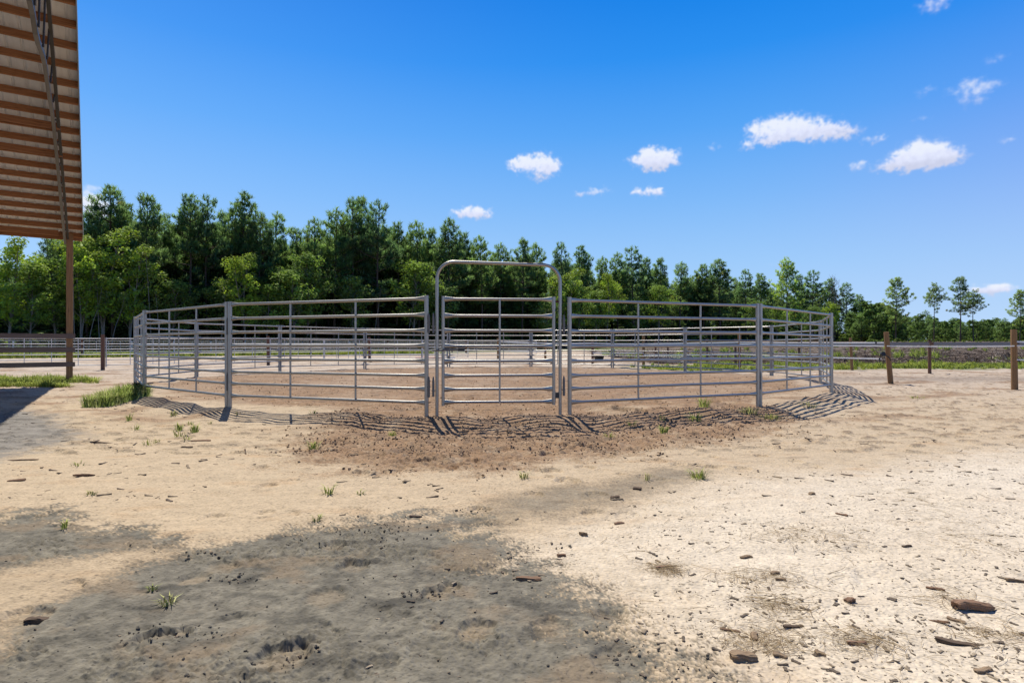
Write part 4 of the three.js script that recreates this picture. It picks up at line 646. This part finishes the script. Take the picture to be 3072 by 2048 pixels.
{
  const r = rng(2024), GC = [0.3, 0.345, 0.085];
  // single tufts: [column, row of the foot, height in m, spread, blades, label]
  const tufts = [
    [520, 1238, .16, .16, 26, 'grass tuft in the rail shadows below the angled left panel'], [538, 1290, .17, .15, 34, 'pale green grass tuft in open sand, left of a fuller tuft'], [584, 1295, .2, .17, 44, 'fullest pale green grass tuft on open sand left of the pen front'], [538, 1309, .2, .2, 14, 'thin brownish sprig of grass just in front of two pale tufts'], [405, 1286, .13, .17, 26, 'low pale grass tuft nearest the left pen corner sand'], [570, 1273, .1, .14, 16, 'tiny grass sprig behind the two pale tufts'], [632, 1273, .09, .12, 16, 'tiny grass tuft right of the shadowed post foot'], [561, 1322, .09, .12, 12, 'tiny brown-green sprig in front of the pale tufts'],
    [940, 1347, .17, .16, 30, 'grass tuft at the left edge of the churned soil patch'], [468, 1327, .12, .1, 12, 'small brown-green sprig right of a twig on the left sand'], [441, 1332, .14, .12, 18, 'small tuft beside a broken twig on the left sand'], [389, 1252, .22, .14, 14, 'straggling weed sprig at the foot of the grass clump'], [714, 1244, .1, .16, 16, 'small tuft in the rail shadows right of the double post'], [937, 1262, .11, .16, 24, 'grass tuft in the rail shadows under the left panel\'s second stile'],
    [987, 1480, .13, .13, 30, 'grass tuft with tall stalks on the sand at centre left'], [277, 1480, .07, .1, 16, 'small reddish-green sprig on the smooth left sand'], [234, 1390, .08, .2, 14, 'sprawling thin yellow weed on the left sand'], [196, 1580, .09, .06, 9, 'single upright grass shoot on the grey soil at left'], [506, 1792, .06, .1, 26, 'small green tuft on the grey soil beside a hoofprint'], [458, 1750, .06, .04, 9, 'tiny green sprout left of the hoofprints on grey soil'], [949, 1555, .05, .08, 14, 'small green sprout at the edge of the grey soil'],
    [1572, 1432, .09, .13, 34, 'bright green little weed in the sand below the gate'], [1179, 1311, .13, .16, 34, 'bright green tuft at the top of the churned soil patch'], [1830, 1313, .13, .17, 34, 'pale grass tuft at the tip of the right gate post shadows'], [1940, 1440, .12, .07, 10, 'thin green shoot beside the dark hoofprints'], [2112, 1232, .3, .3, 60, 'tallest green grass tuft below the right front panel'], [2086, 1256, .2, .3, 46, 'spreading grass tuft beside the tallest tuft under the right panel'], [1987, 1258, .12, .16, 24, 'small round tuft among the clods under the right panel'], [1992, 1300, .17, .17, 44, 'upright bright tuft in front of the right panel shadows'], [1896, 1283, .12, .17, 30, 'green tuft in the shadows just right of the gate'], [2248, 1243, .16, .36, 70, 'mat of grass at the foot of the right corner posts, left half'], [2310, 1248, .13, .5, 90, 'mat of grass at the foot of the right corner posts, right half'], [2094, 1437, .15, .2, 60, 'isolated bright green tuft on the sand at centre right'], [2425, 1222, .14, .5, 60, 'low grass patch under the angled right panel'], [3010 - 260, 1190, .1, .5, 40, 'faint low green tuft on the sand before the thick right post'],
    [1080, 1480, .05, .08, 10, 'tiny green speck of weed right of the stalked tuft']];
  const variants = [];
  tufts.forEach(([px, py, h, sp, n, label], i) => {
    const [x, z0] = gp(px, py, EYE + (py < 1262 ? 0.07 : 0.12)), z = z0, t = thing('grass_tuft', label, 'grass tuft', x, groundAt(x, z), z, 0, undefined);
    part('blades', bladeGeo(900 + i, Math.max(16, Math.round(n * 0.95)), h * 0.64, sp * 0.8, 0.0038 + 0.002 * (h > 0.15), i % 3 ? GC : [0.36, 0.36, 0.13], 0.55), grassMat, t);
  });
  // the big clump at the pen's left corner, the strip at the barn post
  { const [x, z] = gp(352, 1200, 1.12), t = thing('grass_clump', 'large bright green clump of grass against the pen\'s left corner post', 'grass clump', x, groundAt(x, z), z); const L = []; const q = rng(31);
    for (let i = 0; i < 64; i++) { const a = q() * 6.28, s = Math.sqrt(q()), g = bladeGeo(3100 + i, 40, 0.24 + 0.16 * (1 - s), 0.28, 0.0075, i % 4 ? [0.27, 0.34, 0.075] : [0.4, 0.42, 0.16], 0.6); const bx = Math.cos(a) * s * 0.36, bz = Math.sin(a) * s * 0.75; g.translate(bx, groundAt(x + bx, z + bz) - t.position.y, bz); L.push(g); } part('blades', mergeGeometries(L), grassMat, t);
    const c = thing('dark_weed', 'dark brown dead weed heap in the shade of the left corner posts', 'weed clump', ...(() => { const [a, b] = gp(418, 1178, 1.1); return [a, groundAt(a, b), b]; })()); const D = []; for (let i = 0; i < 12; i++) { const g = bladeGeo(3300 + i, 40, 0.2, 0.26, 0.008, [0.03, 0.024, 0.016], 0.5); g.translate((q() - .5) * 0.4, 0, (q() - .5) * 0.5); D.push(g); } part('stalks', mergeGeometries(D), grassMat, c); }
  const blade = [bladeGeo(1, 26, 0.16, 0.22, 0.006, [0.28, 0.34, 0.06], 0.7), bladeGeo(2, 20, 0.1, 0.3, 0.007, [0.33, 0.37, 0.07], 0.9)];
  const bs = [[], []];
  for (let i = 0; i < 900; i++) { const px = -60 + 350 * r(), py = 1133 + 22 * r() * (px > 200 ? 0.6 : 1), [x, z] = gp(px, py, 1.12); if (noise(x * 1.3, z * 1.3) < -0.25 || (px > 215 && r() < 0.55)) continue; const s = 0.5 + 0.9 * r(); bs[i & 1].push([x, groundAt(x, z), z, 0, r() * 6.28, 0, s, s * (0.7 + r() * 0.5), s]); }
  instances('ground_grass', 'low grass along the barn post and the shaded ground', blade[0], grassMat, bs[0]); instances('ground_grass', 'flat grass runners around the barn post', blade[1], grassMat, bs[1]);
  // grass strip before the wood, weeds by the right fences
  const ws = [[], []], wg = [bladeGeo(41, 30, 0.42, 0.5, 0.022, [0.33, 0.38, 0.045], 0.6), bladeGeo(42, 30, 0.6, 0.5, 0.026, [0.22, 0.28, 0.045], 0.5)];
  for (let i = 0; i < 26000; i++) { const d = 22 + 45 * r(), x = (-1.0 + 2.0 * r()) * d; const k = weedStrip(x, d); if (k < 0.3 + 0.5 * r()) continue; if (noise(x * 0.5, d * 0.5) < -0.3 - (d > 45 ? 0.6 : 0) ) continue; const s = (d > 45 ? 0.8 : 0.32 + 0.42 * Math.max(0, noise(x * 0.6, d * 0.6 + 9))) * (0.6 + 0.7 * r()); ws[r() < (d > 45 ? 0.25 : 0.5) ? 1 : 0].push([x, groundAt(x, -d) - 0.02, -d, 0, r() * 6.28, 0, s * 1.3, s, s * 1.3]); }
  instances('weeds', 'bright green weeds along the fences and before the wood', wg[0], grassMat, ws[0]); instances('weeds', 'taller green weeds along the fences', wg[1], grassMat, ws[1]);
  // logging debris on the cleared field
  const stick = (() => { const L = []; limb(L, [[-0.5, 0, 0], [-0.1, 0.04, 0.03], [0.25, 0.02, -0.04], [0.5, 0.06, 0.02]], 0.035, 0.015, 5); limb(L, [[0.05, 0.03, 0], [0.2, 0.12, 0.1], [0.3, 0.25, 0.15]], 0.018, 0.008, 4); return mergeGeometries(L); })();
  const sl = []; for (let i = 0; i < 4200; i++) { const d = 30 + 62 * r() * r(), x = (0.1 + 0.95 * r()) * d; if (debrisField(x, d) < 0.4) continue; const s = 0.4 + 1.3 * r() * r(); sl.push([x, groundAt(x, -d) + 0.02, -d, (r() - 0.5) * 0.5, r() * 6.28, (r() - 0.5) * 0.5, s, s, s]); }
  const tc = new THREE.Color(); instances('slash_debris', 'grey and brown branches littering the cleared field', stick, std(1, 1, 1, 0.95), sl, (i) => { const k = r(); return k < 0.08 ? tc.setRGB(0.36, 0.29, 0.22) : k < 0.4 ? tc.setRGB(0.15, 0.1, 0.07) : tc.setRGB(0.075, 0.05, 0.034); });
  const fw = []; for (let i = 0; i < 700; i++) { const d = 34 + 70 * r() * r(), x = (0.1 + 0.95 * r()) * d; if (debrisField(x, d) < 0.4 || noise(x * 0.2, d * 0.12) < 0.1) continue; const s = 0.5 + 0.9 * r(); fw.push([x, groundAt(x, -d) - 0.02, -d, 0, r() * 6.28, 0, s, s * 0.8, s]); }
  instances('field_weeds', 'sparse weeds growing through the field debris', wg[1], grassMat, fw);
  // pieces of bark and wood on the sand: [column, row, length, thickness, turn, kind, label]
  const bark = (seed, len, th) => {                            // a split, ragged lump of bark lying along x
    const g0 = new THREE.CylinderGeometry(1, 1, 1, 16, 14, false); g0.rotateZ(Math.PI / 2); const g = g0.toNonIndexed(), p = g.attributes.position, uv = g.attributes.uv;
    for (let i = 0; i < p.count; i++) {
      const t = p.getX(i), y = p.getY(i), z = p.getZ(i), cap = Math.hypot(y, z) < 0.5, a = Math.atan2(z, y), ca = Math.cos(a), sa = Math.sin(a), sq = 1 / Math.pow(Math.pow(Math.abs(ca), 4) + Math.pow(Math.abs(sa), 4), 0.25), end = 1 - 0.35 * Math.pow(Math.abs(t * 2), 6), ridge = Math.abs(noise(a * 3.2 + seed, t * 1.1)) * 0.35, k = cap ? 0 : (0.62 + ridge + 0.14 * noise(a * 9 + seed, t * 5)) * sq * end;
      const jag = cap ? 0.9 : 1 + 0.2 * noise(a * 2.6 + seed, t > 0 ? 3 : 8) + 0.1 * noise(a * 8, t > 0 ? 5 : 1);
      p.setXYZ(i, t * len * (Math.abs(t) > 0.42 ? jag : 1), ca * th * 0.6 * k + 0.16 * th * Math.sin(t * 3 + seed), sa * th * k + th * 0.7 * noise(t * 1.6 + seed, 9)); uv.setXY(i, t * len * 0.5 + seed * 0.13, a * 0.1);
    }
    g.computeVertexNormals(); return g;
  };
  const woodDark = std(0.26, 0.15, 0.09, 0.95, { map: woodTex, bumpMap: woodBump, bumpScale: 0.004 }), woodGrey = std(0.3, 0.205, 0.125, 0.95, { map: woodTex, bumpMap: woodBump, bumpScale: 0.003 }), woodBlack = std(0.13, 0.085, 0.055, 0.95, { map: woodTex, bumpMap: woodBump, bumpScale: 0.003 });
  const pieces = [
    [2923, 1824, .185, .045, .12, 0, 'largest reddish-brown chunk of bark, on the white sand at right'], [2230, 1964, .1, .036, .03, 1, 'short squared wood chunk on white sand near the bottom edge'], [1586, 1728, .125, .02, -.1, 0, 'splintered bark strip lying on the edge of the grey soil'], [2868, 1926, .14, .02, -.25, 2, 'slim dark stick below the largest bark chunk'], [2868, 1857, .065, .014, -.45, 1, 'grey chip just left below the largest bark chunk'], [2814, 1861, .085, .012, -.55, 0, 'forked twig left of the largest bark chunk'], [2549, 1806, .04, .024, .2, 0, 'brown lump of bark beside a round hoofprint on white sand'], [2806, 1765, .075, .012, -.4, 0, 'slanting twig above the largest bark chunk'], [2238, 1671, .07, .015, .05, 1, 'grey wood chip in the middle of the white sand'], [1858, 1568, .07, .016, .05, 0, 'curved dark chip on white sand right of grey soil'], [1751, 1600, .042, .026, .3, 1, 'dark round clod at the border of white sand'], [1684, 1660, .05, .018, 0, 0, 'dark crumb of bark beside the hoofprint crumbs'], [1247, 1543, .085, .018, .08, 2, 'charred squared chip at the upper rim of the grey soil'], [1912, 1464, .07, .026, -.2, 2, 'dark clod on the upper right tongue of grey soil'], [1845, 1491, .07, .02, -.15, 2, 'second dark clod on the tongue of grey soil'], [1990, 1700, .095, .014, .3, 0, 'broken stick in the twig litter on white sand'], [2342, 1738, .05, .012, -.3, 1, 'brown chip in the faint straw above the litter'], [2325, 1722, .05, .016, .2, 1, 'knotty brown twig lump above the straw pile'], [2340, 1968 - 12, .05, .016, -.2, 1, 'grey chip right of the squared wood chunk'], [2460, 1950, .035, .016, 0, 1, 'small grey chip below the straw pile'], [2570, 1928, .075, .018, 0, 0, 'leaf-like brown bark curl in the thin branches'], [2380, 1875, .09, .013, .1, 2, 'crooked dark twig above the straw pile'], [2525, 1548, .08, .016, -.7, 0, 'reddish slanting bark splinter in the middle distance of white sand'], [2434, 1483, .045, .022, .2, 1, 'tan lump of wood on far white sand'], [50, 1438, .13, .02, .15, 0, 'squared brown stick on the smooth sand at far left'], [252, 1424, .17, .022, .12, 0, 'dark ragged bark strip on the left sand'], [70, 1376, .3, .012, .02, 0, 'long thin twig on the left sand near the frame edge'], [305, 1323, .3, .018, -.1, 2, 'thick curved twig in front of the barn shadow'], [603, 1321, .22, .024, .12, 0, 'forked weathered stick in front of the pale tufts'], [561, 1340, .13, .024, 0, 2, 'dark pointed bark sliver in front of the forked stick'], [2075, 1303, .14, .045, -.1, 2, 'pair of black dung lumps before the right panel shadows'], [2950, 2010, .07, .016, .1, 1, 'curled grey chip near the bottom right corner'], [2260, 1900, .05, .02, .5, 1, 'small grey chip at the head of the straw pile'], [2720, 1640, .06, .012, .05, 2, 'dark chip in the middle of the speckled sand at right'], [2190, 1880, .08, .008, -.2, 0, 'bent twig left of the straw pile'], [115, 1835, .1, .03, .2, 2, 'dark broken crust at the lip of the left hoofprint'], [3050, 1745, .1, .016, -.1, 1, 'long grey chip at the right edge of the sand']];
  pieces.forEach(([px, py, len, th, turn, k, label], i) => { const [x, z] = gp(px, py, EYE + 0.115), m = new THREE.Mesh(bark(40 + i * 7, len, th), [woodDark, woodGrey, woodBlack][k]); m.name = numbered('wood_piece'); m.position.set(x, groundAt(x, z) + th * 0.28, z); m.rotation.set((i % 5 - 2) * 0.1, turn * 1.6, (i % 3 - 1) * 0.04); m.castShadow = m.receiveShadow = true; scene.add(m); tag(m, label, i === 30 ? 'dung' : 'wood piece'); });
  // litter too small to count
  const chip = bark(5, 1, 0.22), chip2 = new THREE.IcosahedronGeometry(0.5, 1); { const p = chip2.attributes.position; for (let i = 0; i < p.count; i++) { const k = 0.8 + 0.35 * noise(p.getX(i) * 3 + 1, p.getY(i) * 3 + p.getZ(i) * 2); p.setXYZ(i, p.getX(i) * k, p.getY(i) * k * 0.75, p.getZ(i) * k); } chip2.computeVertexNormals(); }
  const cl = [], straw = [], clod = [], clodTone = [], darkC = [];
  for (let i = 0; i < 15000 && cl.length < 3000; i++) { const d = 2 + 9 * r() * r(), x = (-0.3 + 1.25 * r()) * d, w = zones(x, d); if (r() > w.white * 0.9 + 0.05) continue; if (noise(x * 1.4 + 3, d * 1.4) < 0.7 * r() - 0.45) continue; const s = 0.004 + 0.03 * Math.pow(r(), 7) + 0.008 * r(); cl.push([x, groundAt(x, -d) + s * 0.08, -d, (r() - .5) * .3, r() * 6.28, (r() - .5) * .3, s, s * (0.7 + r() * 0.6), s * (0.8 + r())]); }
  instances('wood_chips', 'small dark wood chips scattered over the white sand', chip, std(1, 1, 1, 0.95), cl, () => { const k = r(); return k < 0.5 ? tc.setRGB(0.1, 0.075, 0.055) : k < 0.8 ? tc.setRGB(0.19, 0.145, 0.1) : tc.setRGB(0.3, 0.24, 0.17); });
  const strand = (() => { const L = []; limb(L, [[-0.5, 0, 0], [-0.15, 0.03, 0.05], [0.2, 0.02, 0.04], [0.5, 0, -0.05]], 0.012, 0.006, 3); return mergeGeometries(L); })();
  const piles = [[2290, 1890, .16], [2250, 1925, .13], [2330, 1930, .12], [2300, 1800, .15], [2350, 1830, .12], [2370, 1612, .3], [2330, 1740, .2], [2600, 1920, .16], [2560, 1925, .13], [2800, 1550, .4], [2850, 1800, .16], [2700, 1490, .45], [2970, 1900, .14], [2450, 1620, .3], [1990, 1700, .09], [2010, 1715, .07], [2260, 1735, .16], [2900, 1620, .35]];
  for (let i = 0; i < 2600; i++) { let x, z; if (r() < 0.72) { const [px, py, R] = piles[Math.floor(r() * piles.length)], [a, b] = gp(px, py), t = r() * 6.28, q = R * Math.sqrt(-Math.log(1 - r() * 0.95)) * 0.6; x = a + Math.cos(t) * q * 1.5; z = b + Math.sin(t) * q; } else { const d = 2 + 7 * r() * r(); x = (0.0 + 0.95 * r()) * d; z = -d; if (zones(x, d).white < 0.5) continue; } const s = 0.04 + 0.11 * r() * r(); straw.push([x, groundAt(x, z) + 0.003 + 0.006 * r(), z, (r() - .5) * .12, r() * 6.28, (r() - .5) * .12, s, s, s]); }
  instances('pine_straw', 'dry pine straw and thin twigs drifted on the white sand', strand, std(1, 1, 1, 0.9), straw, () => { const k = r(); return k < 0.55 ? tc.setRGB(0.36, 0.26, 0.14) : k < 0.85 ? tc.setRGB(0.2, 0.14, 0.08) : tc.setRGB(0.5, 0.42, 0.3); });
  for (let i = 0; i < 60000 && clod.length < 11000; i++) { const d = 3 + 24 * Math.pow(r(), 1.6), x = (-0.62 + 1.2 * r()) * d, w = zones(x, d); if (r() > w.clod * 0.95) continue; if (noise(x * 2.1, d * 2.1) < 0.9 * r() - 0.35) continue; const s = 0.007 + 0.032 * Math.pow(r(), 6) + 0.0003 * d; clod.push([x, groundAt(x, -d) + s * 0.1, -d, r() * 6, r() * 6, r() * 6, s * (0.8 + 0.6 * r()), s * 0.8, s]); }
  for (let i = 0, n = 0; i < 60000 && n < 8000; i++) { const d = 6.4 + 4.2 * r(), x = -3.4 + 8.6 * r(), w = zones(x, d); if (w.s > 0.2 || w.grey > 0.3 || r() > w.clod) continue; if (noise(x * 2.6 + 9, d * 2.6) < 0.8 * r() - 0.4) continue; n++; const s = 0.006 + 0.03 * Math.pow(r(), 4); clod.push([x, groundAt(x, -d) + s * 0.2, -d, r() * 6, r() * 6, r() * 6, s * (0.8 + 0.6 * r()), s * 0.85, s]); }
  instances('soil_clods', 'brown crumbs and clods of churned soil in and before the pen', chip2, std(1, 1, 1, 0.97), clod, () => { const k = 0.7 + 0.55 * r(); return r() < 0.2 ? tc.setRGB(0.22 * k, 0.138 * k, 0.08 * k) : tc.setRGB(0.34 * k, 0.225 * k, 0.132 * k); });
  for (let i = 0; i < 30000 && darkC.length < 700; i++) { const d = 1.9 + 6 * r() * r(), x = (-0.9 + 1.3 * r()) * d, w = zones(x, d); if (r() > w.grey * (0.15 + 0.85 * sm(0.05, 0.45, fbm(x * 1.9, d * 1.9 + 3, 3)))) continue; const s = 0.003 + 0.014 * Math.pow(r(), 4); darkC.push([x, groundAt(x, -d) + s * 0.1, -d, r() * 6, r() * 6, r() * 6, s * (0.8 + 0.6 * r()), s * 0.8, s]); }
  for (const [px, py, R, n] of [[1040, 1605, .26, 90], [1090, 1570, .2, 60], [1190, 1560, .18, 40], [700, 1720, .09, 60], [1270, 1770, .07, 40], [1640, 1640, .1, 30], [490, 1880, .12, 60], [1180, 1590, .2, 30], [880, 1960, .1, 50], [620, 1655, .1, 40], [1975, 1960, .12, 60], [1420, 1525, .1, 30]]) for (let i = 0; i < n; i++) { const [a, b] = gp(px, py), t = r() * 6.28, q = R * Math.sqrt(r()), x = a + Math.cos(t) * q * 1.6, z = b + Math.sin(t) * q, s = 0.004 + 0.02 * Math.pow(r(), 3); darkC.push([x, groundAt(x, z) + s * 0.15, z, r() * 6, r() * 6, r() * 6, s, s * 0.8, s]); }
  instances('dark_crumbs', 'dark crumbs of damp soil on the grey ground', chip2, std(1, 1, 1, 0.97), darkC, () => { const k = 0.6 + 0.7 * r(); return r() < 0.7 ? tc.setRGB(0.1 * k, 0.085 * k, 0.066 * k) : tc.setRGB(0.2 * k, 0.15 * k, 0.1 * k); });
  // bits strewn on the middle sand
  const mid = []; for (let i = 0; i < 9000 && mid.length < 1500; i++) { const d = 4.5 + 11 * r(), x = (-0.9 + 1.8 * r()) * d, w = zones(x, d); if (w.s > -0.4 || w.grey > 0.4) continue; if (fbm(x * 0.8 + 60, d * 1.2, 3) < 0.5 * r() - 0.1) continue; const s = 0.012 + 0.06 * Math.pow(r(), 4); mid.push([x, groundAt(x, -d) + s * 0.06, -d, (r() - .5) * .3, r() * 6.28, (r() - .5) * .3, s * 1.5, s, s]); }
  instances('twig_litter', 'dark bits of bark and twig strewn over the tan sand', chip, std(1, 1, 1, 0.95), mid, () => { const k = r(); return k < 0.6 ? tc.setRGB(0.1, 0.07, 0.05) : tc.setRGB(0.2, 0.15, 0.1); });
}
renderer.render(scene, camera);
